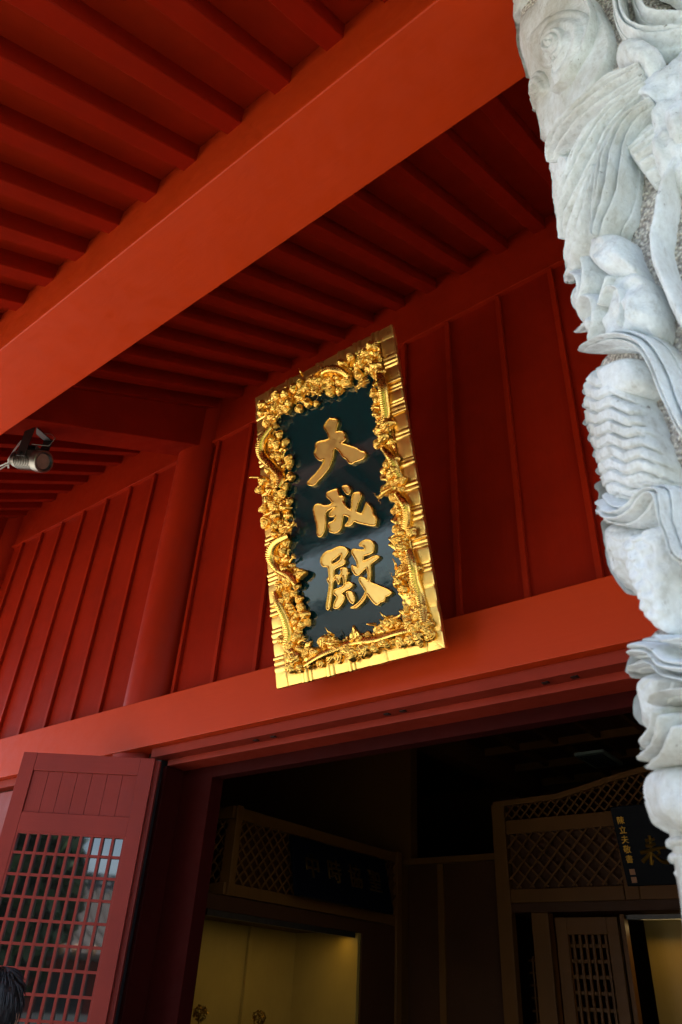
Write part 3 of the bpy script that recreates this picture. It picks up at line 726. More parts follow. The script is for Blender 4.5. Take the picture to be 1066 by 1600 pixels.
for k, s_ in enumerate(CL.split()):
    a, b, c = map(float, s_.split(',')); off = rn.uniform(.045, .075); u = plq(a, b, off)
    rad = c * .0049 * rn.uniform(.9, 1.2)
    link('cloud_scroll', CM[k % 5], pq, (u[0], u[1], off - .012), (rn.uniform(-.35, .35), rn.uniform(-.35, .35), rn.uniform(0, 6.28)), (rad, rad, rad * 1.1))
nP, nQ = 900, 16; GV = np.zeros((nP + 1, nQ, 3))
for i in range(nP + 1):
    f_ = (i % nP) / nP * 4; sd_i = int(f_); q_ = f_ - sd_i
    w_ = .105 + .035 * math.sin(i * .115) + .022 * math.sin(i * .31 + 1) + .012 * math.sin(i * .83)
    for j in range(nQ):
        t_ = BW + .012 + w_ * j / (nQ - 1)
        cs_ = [((t_, t_), (PW - t_, t_)), ((PW - t_, t_), (PW - t_, PH - t_)), ((PW - t_, PH - t_), (t_, PH - t_)), ((t_, PH - t_), (t_, t_))][sd_i]
        x_ = cs_[0][0] + (cs_[1][0] - cs_[0][0]) * q_; y_ = cs_[0][1] + (cs_[1][1] - cs_[0][1]) * q_
        GV[i, j] = (x_, y_, .030 if j < nQ - 1 else .013)
GV[..., 2] += np.where(np.arange(nQ) < nQ - 1, 1, 0) * .030 * np.abs(vnoise(GV * np.array([1, 1, 0]), 26, 2, 2))
grid_obj('openwork_ground', GV, m_gold, pq)
# smaller clouds filling the carved ring behind (no holes but the ones the band leaves)
ring = []
def ringpt(t_):
    per = 2 * (PW + PH - 4 * .17); s_ = t_ * per; w_, h_ = PW - .36, PH - .36
    if s_ < w_: return (.18 + s_, .18)
    s_ -= w_
    if s_ < h_: return (PW - .18, .18 + s_)
    s_ -= h_
    if s_ < w_: return (PW - .18 - s_, PH - .18)
    s_ -= w_
    return (.18, PH - .18 - min(s_, h_))
for k in range(270):
    a, b = ringpt((k + rn.random()) / 270); rad = rn.uniform(.017, .031)
    link('cloud_scroll', CM[k % 5], pq, (a + rn.uniform(-.055, .04) * (1 if a < PW / 2 else -1), b + rn.uniform(-.05, .045) * (1 if b < PH / 2 else -1), rn.uniform(.022, .05)), (rn.uniform(-.5, .5), rn.uniform(-.5, .5), rn.uniform(0, 6.28)), (rad, rad, rad))

# dragons
def dragon_body(path, base=.045):
    """path: px points with radius px"""
    P = []
    for i, (a, b, r_) in enumerate(path):
        z = base + .020 * math.sin(i * 1.3 + .6); u = plq(a, b, z); P.append((u[0], u[1], z, r_ * .0043))
    n_ = max(30, int(18 * len(P))); S = smooth_path(P, n_); m_ = 20
    Vv = np.zeros((n_, m_, 3)); up = np.array([0, 0, 1.]); acc = 0
    for i in range(n_):
        t_ = S[min(i + 1, n_ - 1), :3] - S[max(i - 1, 0), :3]; t_ /= np.linalg.norm(t_); a_ = np.cross(up, t_); a_ /= np.linalg.norm(a_); b_ = np.cross(t_, a_)
        if i: acc += np.linalg.norm(S[i, :3] - S[i - 1, :3])
        for k in range(m_):
            th = 2 * math.pi * k / m_
            sc = abs(math.sin(acc * 210 + th * 5)) * abs(math.sin(acc * 210 - th * 5))
            fin = max(0, math.cos((th - math.pi * .62) * 1)) ** 30 * (.55 + .45 * math.sin(acc * 420))
            r_ = S[i, 3] * (1 + .14 * sc + .45 * fin)
            Vv[i, k] = S[i, :3] + r_ * (math.cos(th) * a_ + math.sin(th) * b_)
    return Vv
def head_mb(s):
    mb = MB(); I = lambda e: Euler(e).to_quaternion()
    mb.ball((0, 0, .1 * s), .55 * s, .42 * s, .42 * s, n=14, m=9)
    mb.ball((.62 * s, 0, .12 * s), .45 * s, .26 * s, .22 * s, I((0, .15, 0)), 12, 8)
    mb.ball((1.0 * s, 0, .22 * s), .17 * s, .24 * s, .17 * s)
    mb.ball((.55 * s, 0, -.20 * s), .48 * s, .22 * s, .12 * s, I((0, .35, 0)))
    for q in (-1, 1):
        mb.ball((.28 * s, q * .24 * s, .38 * s), .13 * s); mb.ball((1.08 * s, q * .13 * s, .33 * s), .07 * s)
        mb.tube([(-.1 * s, q * .2 * s, .4 * s), (-.5 * s, q * .38 * s, .65 * s), (-.95 * s, q * .5 * s, .6 * s), (-1.3 * s, q * .66 * s, .75 * s)], [.11 * s, .09 * s, .06 * s, .02 * s], 8)
        mb.tube([(.95 * s, q * .18 * s, .1 * s), (1.25 * s, q * .45 * s, .2 * s), (1.1 * s, q * .8 * s, .1 * s), (1.3 * s, q * 1.05 * s, .2 * s)], [.05 * s, .045 * s, .035 * s, .01 * s], 6)
        mb.ball((-.1 * s, q * .5 * s, .1 * s), .22 * s, .09 * s, .16 * s, I((0, 0, -q * .6)))
        for k in range(6):
            a = q * (.25 + .32 * k); l = (.85 + .15 * math.sin(k * 2)) * s
            mb.tube([(-.3 * s * math.cos(a), .35 * s * math.sin(a), .05 * s), (-.75 * l * math.cos(a), .8 * l * math.sin(a), .22 * s), (-1.25 * l * math.cos(a * .8), 1.1 * l * math.sin(a * .8), .1 * s)], [.13 * s, .10 * s, .015 * s], 6)
        for k in range(4):
            mb.tube([((.5 + .14 * k) * s, q * .17 * s, 0), ((.52 + .14 * k) * s, q * .17 * s, -.13 * s)], [.04 * s, .008 * s], 5)
    return mb
HEAD = head_mb(1).mesh('head', m_gold, True)
cm_ = MB()
for k in range(4):
    a = -.9 + .6 * k
    cm_.tube([(0, 0, 0), (.5 * math.cos(a), .5 * math.sin(a), .35), (1.0 * math.cos(a), 1.0 * math.sin(a), .15), (1.15 * math.cos(a), 1.15 * math.sin(a), -.15)], [.2, .17, .13, .03], 7)
cm_.ball((-.1, 0, .1), .35, .32, .25); cm_.tube([(-1.3, .2, -.1), (-.6, .1, .1), (0, 0, .1)], [.32, .26, .24], 9)
CLAW = cm_.mesh('claw', m_gold, True)
DR = [
 ('dragon', [(425,668,6),(410,690,8),(411,712,9),(428,730,9),(441,746,9),(436,764,6)], (431,655,-15), [(446,706,60),(452,748,10)]),
 ('dragon', [(452,838,6),(431,850,8),(425,870,9),(436,888,9),(455,899,9),(466,915,6)], (455,824,-20), [(458,872,35)]),
 ('dragon', [(432,925,6),(438,945,8),(448,968,8),(454,992,9),(452,1012,8),(470,1026,6)], None, [(473,1000,20)]),
 ('dragon', [(547,590,5),(533,579,7),(517,577,7),(504,584,7),(497,600,7)], (495,613,50), []),
 ('dragon', [(594,580,6),(599,605,8),(602,630,8),(604,650,8),(596,668,6)], (567,600,165), [(586,636,160)]),
 ('dragon', [(622,772,6),(634,790,7),(637,810,7),(634,830,7)], (602,770,155), [(620,800,150)]),
 ('dragon', [(640,860,6),(646,885,7),(650,910,8),(657,930,8),(662,952,7),(664,975,6)], (629,897,160), []),
 ('dragon', [(478,1040,5),(505,1024,7),(530,1014,8),(558,1004,8),(590,1000,8),(622,990,7),(645,985,5)], (520,1006,200), []),
 ('dragon', [(600,700,5),(612,716,7),(620,735,7),(628,752,6)], None, [(612,735,160)]),
]
for nm, path, hd, claws in DR:
    o_ = empty('dragon', (0, 0, 0), (0, 0, 0), pq); o_['label'] = 'gilt carved dragon coiling through the plaque border clouds'
    grid_obj('body', dragon_body(path), m_gold, o_, True)
    if hd:
        u = plq(hd[0], hd[1], .07); link('head', HEAD, o_, (u[0], u[1], .075), (0, R(-8), R(-hd[2])), .052)
    for a, b, c in claws:
        u = plq(a, b, .05); link('claw', CLAW, o_, (u[0], u[1], .05), (0, 0, R(c)), .03)
for (a, b, dx, dy) in ((518,992,-10,-12), (604,966,-10,-10), (613,965,12,-8), (545,1000,10,-14), (585,975,-12,0), (470,585,-4,-10), (490,583,8,-12), (402,745,-12,2), (416,640,-3,-12), (616,888,-3,-16)):
    u = plq(a, b, .08); v2 = plq(a + dx, b + dy, .1); mid = plq(a + dx * .8 - dy * .3, b + dy * .4, .1)
    MB().tube(smooth_path([(u[0], u[1], .06, 0), (mid[0], mid[1], .1, 0), (v2[0], v2[1], .1, 0)], 8)[:, :3], list(np.linspace(.012, .002, 8)), 8).build('horn', m_gold, pq, True)

# ------------------------------------------------------------------ spotlight under the cross beam
sp = empty('spotlight', (-5.585, 2.215, 5.79)); sp.scale = (1.25, 1.25, 1.25); tag(sp, 'brushed metal spotlight with cooling fins on bracket under the cross beam', 'spotlight')
tgt = Vector((-2.8, 3.0, 4.6)); bc = Vector((.03, .02, -.25)); ax = (tgt - (Vector(sp.location) + bc)).normalized()
side = ax.cross(Vector((0, 0, 1))).normalized(); up_ = side.cross(ax)
def SP(mb, name, mat, **k): return mb.build(name, mat, sp, **k)
pr = [(.055, -.155), (.06, -.15), (.06, -.10), (.052, -.099)]
z_ = -.099
while z_ < .075: pr += [(.052, z_), (.074, z_ + .002), (.074, z_ + .009), (.052, z_ + .011)]; z_ += .0185
pr += [(.076, z_ + .002), (.08, z_ + .006), (.08, .15), (.076, .154), (.066, .154), (.062, .12), (.05, .118)]
SP(MB().lathe(pr, bc, ax, 36), 'lamp_body', m_alu, smooth=True)
SP(MB().lathe([(.0, .139), (.03, .141), (.058, .138)], bc, ax, 28), 'lens', m_lens, smooth=True)
SP(MB().lathe([(.05, .1195), (.0625, .1215), (.0655, .1545), (.064, .156), (.05, .126)], bc, ax, 36), 'lens_ring', m_black, smooth=True)
br_ = MB()
for q in (-1, 1):
    a0 = bc + side * q * .088; br_.obox((a0 + Vector((0, 0, .112))), tuple(ax), tuple(side), (0, 0, 1), .095, .006, .27)
br_.obox(bc + Vector((0, 0, .25)), tuple(ax), tuple(side), (0, 0, 1), .095, .182, .006)
SP(br_, 'yoke_bracket', m_dark_metal, bevel=.001)
SP(MB().obox(bc + up_ * .085 - ax * .01, tuple(ax), tuple(side), tuple(up_), .12, .10, .03), 'driver_box', m_dark_metal, bevel=.004)
for q in (-1, 1):
    SP(MB().tube([bc + side * q * .08, bc + side * q * .105], .013, 10), 'pivot_bolt', m_bolt)
SP(MB().tube([Vector((0.04, .03, .0)), Vector((.12, .06, -.02)), Vector((.17, .08, -.07)), Vector((.13, .07, -.13)), bc + up_ * .1 + side * .06], .0025, 6), 'safety_wire', m_alu)
SP(MB().tube([(-.14, -.02, -.02), (-.14, -.04, -.10), (-.14, -.06, -.22), (-.16, -.03, -.27)], .007, 7), 'power_cable', m_cable)
SP(MB().tube([tuple(bc - ax * .15), (-.16, -.10, -.34), (-.25, -.16, -.46)], .006, 7), 'power_cable', m_cable)
SP(MB().tube([tuple(bc + Vector((-.08, 0, .1))), (-.2, -.06, -.24), (-.4, -.12, -.27)], .005, 7), 'power_cable', m_cable)

# ------------------------------------------------------------------ dragon column
CX, CY = -.067, 1.53; CD_ = math.hypot(CX, CY)
SIL = [(797,0),(795,19),(797,48),(801,78),(810,107),(815,121),(819,137),(822,150),(823,172),(828,193),(830,218),(839,244),(849,266),(852,286),(858,288),(858,313),(854,317),(857,332),(869,334),(870,357),(882,376),(877,386),(876,399),(875,412),(878,418),(875,431),(879,449),(885,460),(889,480),(891,512),(902,518),(908,530),(916,547),(922,550),(935,559),(934,572),(912,591),(907,625),(912,640),(910,656),(919,672),(918,687),(926,700),(925,714),(933,741),(930,756),(938,762),(937,797),(943,844),(947,875),(963,906),(977,922),(991,950),(1016,975),(1047,983),(1046,989),(1040,1000),(1010,1001),(994,1007),(980,1024),(974,1042),(979,1055),(995,1067),(984,1072),(983,1082),(983,1092),(986,1110),(992,1131),(1000,1134),(1007,1147),(1008,1155),(999,1164),(994,1176),(1000,1186),(1005,1192),(1012,1200),(1024,1202),(1007,1209),(1006,1220),(1009,1252),(1017,1284),(1030,1297),(1041,1302),(1045,1308),(1039,1321),(1045,1336),(1043,1347),(1052,1364),(1062,1377),(1064,1392),(1065,1430)]
ph_c = math.atan2(CX, CY); st_ = []
for a, b in SIL:
    r_ = ray(a, b); ph = math.atan2(r_[0], r_[1]); Rs = CD_ * math.sin(ph_c - ph); dt = math.sqrt(max(CD_ ** 2 - Rs ** 2, .01))
    st_.append((1.6 + dt * r_[2] / math.hypot(r_[0], r_[1]), Rs))
st_.sort(); SZ = np.array([a for a, _ in st_]); SR = np.array([b for _, b in st_])
Zd = np.linspace(SZ[0], SZ[-1], 1600); Rd = np.interp(Zd, SZ, SR); kk = np.exp(-np.linspace(-2.5, 2.5, 13) ** 2); kk /= kk.sum()
Rd = np.convolve(np.pad(Rd, 6, 'edge'), kk, 'valid'); SZ, SR = Zd, Rd
zlo, zhi = SZ[0], SZ[-1]
def Rsil(z):
    z = np.asarray(z, float); P = zhi - zlo
    zz = np.where(z < zlo, zlo + np.mod(zlo - z, P * .9), z)
    return np.interp(zz, SZ, SR)
A_T = R(196.5)
RC = .298
def wsil(al):
    d = np.abs((al - A_T + math.pi) % (2 * math.pi) - math.pi)
    t_ = np.clip((R(27) - d) / R(19), 0, 1); return t_ * t_ * (3 - 2 * t_)
def colpt(px, py, Rm=.35):
    """picture point -> (angle, height) on the column surface"""
    r_ = ray(px, py); h = r_[:2]; a = h @ h; b = -2 * (h @ np.array([CX, CY])); c = CX ** 2 + CY ** 2 - Rm ** 2
    D = b * b - 4 * a * c
    t_ = (-b - math.sqrt(max(D, 0))) / (2 * a)
    p = h * t_; al = math.atan2(p[1] - CY, p[0] - CX) % (2 * math.pi)
    if D < 0: al = A_T - min(.05, (-D) ** .5 * .2)
    return al, 1.6 + t_ * r_[2]
def surf(al, z, h):
    w = wsil(al); r_ = (RC + h) * (1 - w) + (Rsil(z) - .05 * (1 - np.clip(h / .085, -.3, 1.15))) * w
    return np.stack([CX + r_ * np.cos(al), CY + r_ * np.sin(al), z], -1), r_
dc = empty('dragon_column', (CX, CY, 0)); tag(dc, 'pale grey stone column wrapped in deep carved dragon and cloud relief', 'column')
def DC(o):
    o.parent = dc; o.matrix_parent_inverse = Matrix.Translation(dc.location).inverted(); return o
def rough(P, nrm_r, amp=.006, f=14):
    """push points radially by noise"""
    d = P[..., :2] - np.array([CX, CY]); d = d / (np.linalg.norm(d, axis=-1, keepdims=True) + 1e-9)
    k = vnoise(P, f, 3) * amp + vnoise(P, f * 4, 5, 2) * amp * .35
    P = P.copy(); P[..., :2] += d * k[..., None]; return P
# shaft
na, nz = 300, 1050
al = np.linspace(0, 2 * math.pi, na, endpoint=False); zz = np.linspace(.35, BZ + .01, nz)
Z_, A_ = np.meshgrid(zz, al, indexing='ij')
P0, _ = surf(A_, Z_ + .03 * np.sin(A_ * 7), np.zeros_like(A_)); P0[..., 2] = Z_
P0 = rough(P0, None, .012, 9)
P0 = rough(P0, None, .006, 60)
DC(grid_obj('shaft', P0, m_gran, None, True))
carv = []
def finish(name, px, h):
    """px (m,n,2) picture points, h (m,n) relief height -> carved patch"""
    m, n_ = h.shape; A = np.zeros((m, n_)); Z = np.zeros((m, n_))
    for i in range(m):
        for j in range(n_): A[i, j], Z[i, j] = colpt(px[i, j, 0], px[i, j, 1])
    P, _ = surf(A, Z, h); P = rough(P, None, .007, 16); P[h < -.01] = surf(A, Z, h)[0][h < -.01]
    o = DC(grid_obj(name, P, m_stone)); carv.append(o); return o
def ribbon(name, path, n_g, H_=.06, nT=None, ridge=None, seed=0):
    if ridge is None: ridge = .78 if name == 'hair_strand' else .40
    gexp = .95 if name == 'hair_strand' else .6
    S = smooth_path([(a, b, c, 0) for a, b, c in path], max(24, int(sum(math.dist(path[i][:2], path[i + 1][:2]) for i in range(len(path) - 1)) / 3)))
    n_ = nT or (14 * n_g + 9); ts = np.linspace(-1, 1, n_); px = np.zeros((len(S), n_, 2)); h = np.zeros((len(S), n_))
    for i in range(len(S)):
        t_ = S[min(i + 1, len(S) - 1), :2] - S[max(i - 1, 0), :2]; t_ /= np.linalg.norm(t_) + 1e-9; nr = np.array([-t_[1], t_[0]])
        e = min(1, (i + .6) / 4, (len(S) - i - .4) / 4)
        for j, q in enumerate(ts):
            px[i, j] = S[i, :2] + nr * q * S[i, 2] / 2 * (1 + .03 * math.sin(i * .31 + seed))
            edge = (1 - abs(q) ** 6) if name == 'hair_strand' else max(0, 1 - q * q) ** .38
            gq = q + .05 * math.sin(i * .13 + seed)
            gr = abs(math.sin(gq * n_g * math.pi / 2 + (0 if n_g % 2 else math.pi / 2))) ** gexp if n_g > 1 else 1
            prof = (1 - .35 * q * q) * ((1 - ridge) + ridge * gr)
            h[i, j] = H_ * prof * edge * math.sqrt(e) if abs(q) < .995 else -.02
    h[0] = -.02; h[-1] = -.02
    return finish(name, px, h)
def blob(name, poly, H_=.06, style='dome', power=3.0, seed=0, tilt=(0, 0)):
    P = np.array(poly, float); m = len(P); c = P.mean(0); fine_ = style in ('scales', 'wrinkle'); N_ = 170 if fine_ else 72
    S = []
    for i in range(N_):
        t_ = i / N_ * m; k = int(t_) % m; f_ = t_ - int(t_)
        p0, p1, p2, p3 = P[k - 1], P[k], P[(k + 1) % m], P[(k + 2) % m]
        S.append(.5 * ((2 * p1) + (p2 - p0) * f_ + (2 * p0 - 5 * p1 + 4 * p2 - p3) * f_ ** 2 + (3 * p1 - p0 - 3 * p2 + p3) * f_ ** 3))
    S = np.array(S + S[:1]); K = 54 if fine_ else 26; px = np.zeros((K, N_ + 1, 2)); h = np.zeros((K, N_ + 1))
    size = np.abs(P - c).max(0)
    for i in range(K):
        s = i / (K - 1)
        for j in range(N_ + 1):
            q = c + (S[j] - c) * s; px[i, j] = q
            hh = H_ * (1 - s ** power) ** .5 if power > 0 else H_
            hh *= 1 + tilt[0] * (q[0] - c[0]) / size[0] + tilt[1] * (q[1] - c[1]) / size[1]
            if style == 'spiral':
                th = j / N_ * 2 * math.pi; sp_ = (s * 3.2 - th / (2 * math.pi)) % 1
                hh += .014 * (1 - abs(sp_ * 2 - 1)) ** .6 * (1 - s) ** .3 - .008
            elif style == 'wrinkle':
                hh += .019 * min(1, abs(math.sin((q[1] + 5 * abs((q[0] / 22) % 2 - 1) * 2 - q[0] * .1) * math.pi / 19)) * 2.2) - .008
            elif style == 'scales':
                best = 0      # overlapping round-ended scales, rows every 15 px
                for dr in (0, 1, 2):
                    k_ = math.floor((q[1] - q[0] * .15) / 15) - dr; yy = (q[1] - q[0] * .15) - k_ * 15
                    xx = (q[0] / 24 + .5 * (k_ % 2)); xx = (xx - math.floor(xx) - .5) * 24
                    d2 = (xx / 14) ** 2 + ((yy - 8) / 17) ** 2
                    if d2 < 1: best = max(best, .008 + .014 * (yy / 25) * (1 - d2 ** 3))
                hh += best - .006
            elif style == 'lumps':
                hh += .030 * float(vnoise(np.array([q[0], q[1], seed * 9.0]), .042, seed, 2))
            elif style == 'flat':
                hh = H_ * min(1, (1 - s) * 9)
            if i == K - 1: hh = -.02
            h[i, j] = hh
    return finish(name, px, h)
# --- features, top to bottom
blob('leaf_backing', [(905,-30),(940,5),(954,40),(950,75),(930,115),(905,150),(880,190),(862,222),(838,222),(826,190),(815,120),(810,60),(830,-20)], .034, 'flat')
blob('edge_slab', [(790,-30),(818,-30),(814,30),(816,80),(822,118),(812,120),(798,80),(790,20)], .05, 'flat')
blob('cloud_scroll', [(818,60),(838,22),(878,2),(915,6),(924,30),(918,65),(902,92),(884,122),(862,146),(858,128),(866,106),(842,112),(826,96)], .058, 'spiral', 4)
blob('cloud_scroll', [(838,62),(850,44),(872,34),(888,42),(892,66),(880,92),(860,100),(844,92)], .075, 'spiral', 3)
blob('drop', [(832,112),(845,108),(852,135),(844,160),(833,176),(824,160)], .062, 'spiral', 3)
ribbon('drapery_fold', [(905,-20,18),(925,20,10),(918,60,9),(900,95,9),(882,125,9),(862,146,6)], 1, .066)
ribbon('cloud_band', [(962,-30,24),(968,20,28),(985,44,30),(1015,54,30),(1080,52,30)], 3, .075)
ribbon('cloud_band', [(990,-30,20),(1000,5,22),(1018,22,24),(1080,26,22)], 2, .07)
blob('cloud_boss', [(958,92),(963,72),(985,62),(1020,68),(1042,90),(1036,112),(1020,124),(992,114),(970,104)], .092, 'dome', 2.4)
ribbon('hair_strand', [(1010,112,22),(965,132,44),(918,168,46),(882,204,40),(866,232,30),(864,256,14)], 5, .082, seed=1)
ribbon('hair_strand', [(1018,140,22),(968,176,40),(930,222,48),(902,280,50),(884,335,38),(881,376,12)], 5, .088, seed=2)
ribbon('hair_strand', [(935,255,14),(920,300,34),(903,350,44),(892,400,38),(884,440,14)], 3, .07, seed=4)
ribbon('hair_strand', [(1030,170,20),(988,200,38),(964,245,52),(956,305,56),(948,345,44),(944,378,12)], 5, .094, seed=3)
ribbon('mane_tuft', [(1040,215,90),(1012,232,84),(988,250,70)], 7, .074, ridge=.45)
blob('spike_plate', [(858,243),(884,243),(876,290),(868,336),(855,334),(852,300)], .05, 'flat')
blob('body_mass', [(1005,128),(1040,96),(1090,70),(1100,250),(1046,292),(1024,262),(1018,200),(1024,165),(990,148)], .082, 'lumps', 4, 1)
blob('body_mass', [(1040,180),(1075,160),(1090,220),(1060,250),(1042,225)], .105, 'dome', 2.5)
ribbon('tendril', [(1085,225,20),(1056,258,26),(1038,300,28),(1030,345,26),(1024,372,24),(1030,412,28),(1046,450,30),(1064,490,32),(1090,530,34)], 1, .07, seed=5)
blob('head_plate', [(922,372),(945,362),(975,370),(988,400),(998,428),(965,436),(930,414)], .072, 'lumps', 5, 2)
blob('head_plate', [(955,430),(975,422),(1005,428),(1022,450),(1032,490),(1024,525),(985,530),(950,545),(944,500),(950,460)], .075, 'lumps', 4, 3)
ribbon('fang', [(925,398,8),(930,440,14),(918,480,12),(912,508,6)], 1, .085)
ribbon('curl', [(890,432,8),(902,426,14),(916,434,14),(918,460,12),(910,500,10),(900,518,5)], 1, .08)
ribbon('curl', [(916,505,8),(918,482,14),(930,466,16),(944,474,16),(946,505,14),(934,545,6)], 1, .088)
ribbon('curl', [(966,430,8),(958,455,14),(952,480,12),(962,455,10),(980,458,12),(984,490,12),(978,520,6)], 1, .085)
blob('curl_core', [(892,448),(904,444),(908,465),(900,490),(890,482)], .07, 'dome', 2)
blob('curl_core', [(920,498),(930,486),(936,500),(930,525),(920,525)], .078, 'dome', 2)
blob('chin', [(902,500),(925,515),(945,540),(925,551),(910,532),(896,516)], .058, 'lumps', 3, 2)
blob('paw', [(908,598),(935,566),(975,572),(992,620),(1016,680),(1034,748),(985,785),(945,772),(930,725),(916,672),(906,625)], .066, 'wrinkle', 5)
blob('paw_arch', [(938,572),(985,556),(1008,592),(990,618),(955,622),(940,600)], .074, 'dome', 5)
for a, b in ((915,603),(911,626),(914,650),(921,676),(927,702),(934,730)):
    blob('toe_scallop', [(a - 9, b - 9), (a + 8, b - 11), (a + 11, b + 3), (a + 5, b + 12), (a - 7, b + 10)], .088, 'dome', 2)
ribbon('claw_ribbon', [(922,552,5),(952,536,22),(988,530,34),(1020,546,44),(1042,584,46),(1062,632,46),(1090,690,46)], 4, .098, seed=6)
ribbon('claw_ribbon', [(930,742,6),(946,774,26),(974,802,46),(1006,802,52),(1032,776,46),(1052,782,42),(1064,830,36),(1085,890,34)], 5, .098, seed=7)
blob('scaled_body', [(938,790),(965,818),(1010,828),(1048,826),(1052,986),(1016,978),(976,928),(946,878)], .068, 'scales', 5)
ribbon('body_edge', [(940,800,10),(944,850,14),(956,890,14),(980,930,10)], 1, .085)
ribbon('cloud_band', [(978,1052,12),(982,1026,26),(1006,1012,34),(1038,1018,34),(1062,1040,34),(1100,1046,34)], 3, .09, seed=8)
ribbon('cloud_band', [(992,1058,8),(1004,1040,16),(1030,1036,18),(1060,1058,16),(1100,1068,16)], 2, .078, seed=9)
ribbon('cloud_band', [(1040,992,14),(1060,1004,20),(1090,1000,20)], 2, .08)
ribbon('drapery_fold', [(1025,1055,34),(1014,1095,46),(1026,1140,52),(1040,1195,44)], 3, .062, ridge=.2)
blob('drapery_fold', [(983,1072),(1008,1069),(1004,1100),(1006,1134),(993,1133),(984,1100)], .08, 'dome', 3)
ribbon('cloud_band', [(996,1164,12),(1022,1162,18),(1044,1138,18),(1052,1102,12)], 1, .086)
ribbon('cloud_band', [(992,1177,14),(1026,1180,18),(1056,1154,20),(1066,1112,14)], 1, .09)
ribbon('cloud_band', [(1002,1192,14),(1038,1196,18),(1068,1172,20),(1085,1130,14)], 1, .086)
ribbon('cloud_band', [(1038,1106,10),(1050,1088,18),(1076,1082,18),(1110,1080,18)], 2, .088)
blob('cloud_boss', [(1005,1212),(1028,1200),(1066,1200),(1092,1290),(1046,1312),(1028,1297),(1014,1280),(1004,1240)], .085, 'dome', 4)
for a, b, c in ((1052,1316,16),(1054,1340,17),(1064,1368,18),(1078,1392,20)):
    blob('cloud_boss', [(a - c, b - c * .4), (a, b - c), (a + c, b - c * .3), (a + c * .7, b + c * .8), (a - c * .6, b + c * .8)], .088, 'dome', 2.2)
# the same carving continues round and down the column
src = list(carv)
for rot_, dz, keep in ((R(98), .1, 1), (R(168), -.2, 1), (R(234), .15, 1), (R(92), -2.7, 1), (R(168), -2.9, 1), (R(236), -2.75, 1), (R(4), -3.4, 1)):
    for o in src:
        zc = o.data.vertices[len(o.data.vertices) // 2].co.z + dz
        if zc < .5 or zc > 5.1: continue
        if random.random() < .15: continue
        c = o.copy(); col.objects.link(c); c.parent = dc
        c.matrix_parent_inverse = Matrix.Identity(4)
        c.matrix_local = Matrix.Rotation(rot_, 4, 'Z') @ Matrix.Translation((-CX, -CY, dz))
for zb_, zt, rr in ((0, .18, .52), (.18, .26, .46), (.26, .36, .40)):
    DC(MB().lathe([(rr, zb_), (rr + .02, (zb_ + zt) / 2), (rr, zt)], (CX, CY, 0), n=8 if zb_ == 0 else 48).build('plinth', m_stone))

# ------------------------------------------------------------------ person at the lower left edge
pe = empty('person', (-2.72, 1.60, 0), (0, 0, R(52))); tag(pe, 'person with short dark hair seen from behind, dark strap round the neck', 'person')
m_skin = plain('skin', (.50, .27, .18), .5); m_hair = plain('black_hair', (.006, .006, .008), .55)
m_shirt = plain('navy_shirt', (.03, .04, .09), .8); m_trou = plain('grey_trousers', (.06, .06, .07), .8); m_shoe = plain('black_shoes', (.015, .015, .015), .5)
def skinned(name, joints, edges, mat, root=0, sub=2):
    me = bpy.data.meshes.new(name); me.from_pydata([j[:3] for j in joints], edges, []); o = link(name, me, pe)
    sk = o.modifiers.new('skin', 'SKIN'); sk.use_smooth_shade = True
    for i, j in enumerate(joints): me.skin_vertices[0].data[i].radius = (j[3], j[4] if len(j) > 4 else j[3])
    me.skin_vertices[0].data[root].use_root = True
    s_ = o.modifiers.new('sub', 'SUBSURF'); s_.levels = sub; s_.render_levels = sub
    dg = bpy.context.evaluated_depsgraph_get(); dg.update(); m2 = bpy.data.meshes.new_from_object(o.evaluated_get(dg))
    o.modifiers.clear(); o.data = m2; m2.materials.clear(); m2.materials.append(mat)
    for p_ in m2.polygons: p_.use_smooth = True
    return o
# local: +Y faces forward, z up
J = [(0, 0, .90, .09, .07), (0, 0, 1.08, .10, .08), (0, -.01, 1.25, .145, .10), (0, -.02, 1.34, .07, .06), (0, -.01, 1.42, .052, .052), (0, .01, 1.50, .066, .07),
     (-.17, -.01, 1.30, .05), (-.22, -.03, 1.04, .04), (-.20, .06, .82, .03), (.17, -.01, 1.30, .05), (.22, -.03, 1.04, .04), (.20, .06, .82, .03),
     (-.09, 0, .84, .085), (-.10, .01, .46, .058), (-.10, -.02, .09, .038), (-.10, .12, .04, .035),
     (.09, 0, .84, .085), (.10, .01, .46, .058), (.10, -.02, .09, .038), (.10, .12, .04, .035),
     (-.19, .10, .74, .022), (.19, .10, .74, .022)]
E_ = [(0, 1), (1, 2), (2, 3), (3, 4), (4, 5), (2, 6), (6, 7), (7, 8), (2, 9), (9, 10), (10, 11), (0, 12), (12, 13), (13, 14), (14, 15), (0, 16), (16, 17), (17, 18), (18, 19), (8, 20), (11, 21)]
skinned('body', J, E_, m_skin)
for q in (-1, 1):   # fingers
    for k in range(4):
        ln = (.062, .072, .068, .052)[k]
        skinned('finger', [(q * .19, .10, .745, .012), (q * (.19 - .006), .075 + .018 * k, .72, .009), (q * .186, .078 + .018 * k, .72 - ln * .55, .008), (q * .180, .082 + .018 * k, .72 - ln, .007)], [(0, 1), (1, 2), (2, 3)], m_skin, sub=1)
    skinned('thumb', [(q * .19, .10, .775, .012), (q * .172, .135, .745, .010), (q * .168, .145, .715, .008)], [(0, 1), (1, 2)], m_skin, sub=1)
MB().ball((0, .012, 1.515), .072, .092, .108, n=28, m=18).build('head', m_skin, pe, True)
fc = MB(); fc.ball((0, .105, 1.50), .012, .018, .022); 
for q in (-1, 1):
    fc.ball((q * .074, .0, 1.505), .012, .020, .032); fc.ball((q * .03, .088, 1.525), .012, .010, .007)
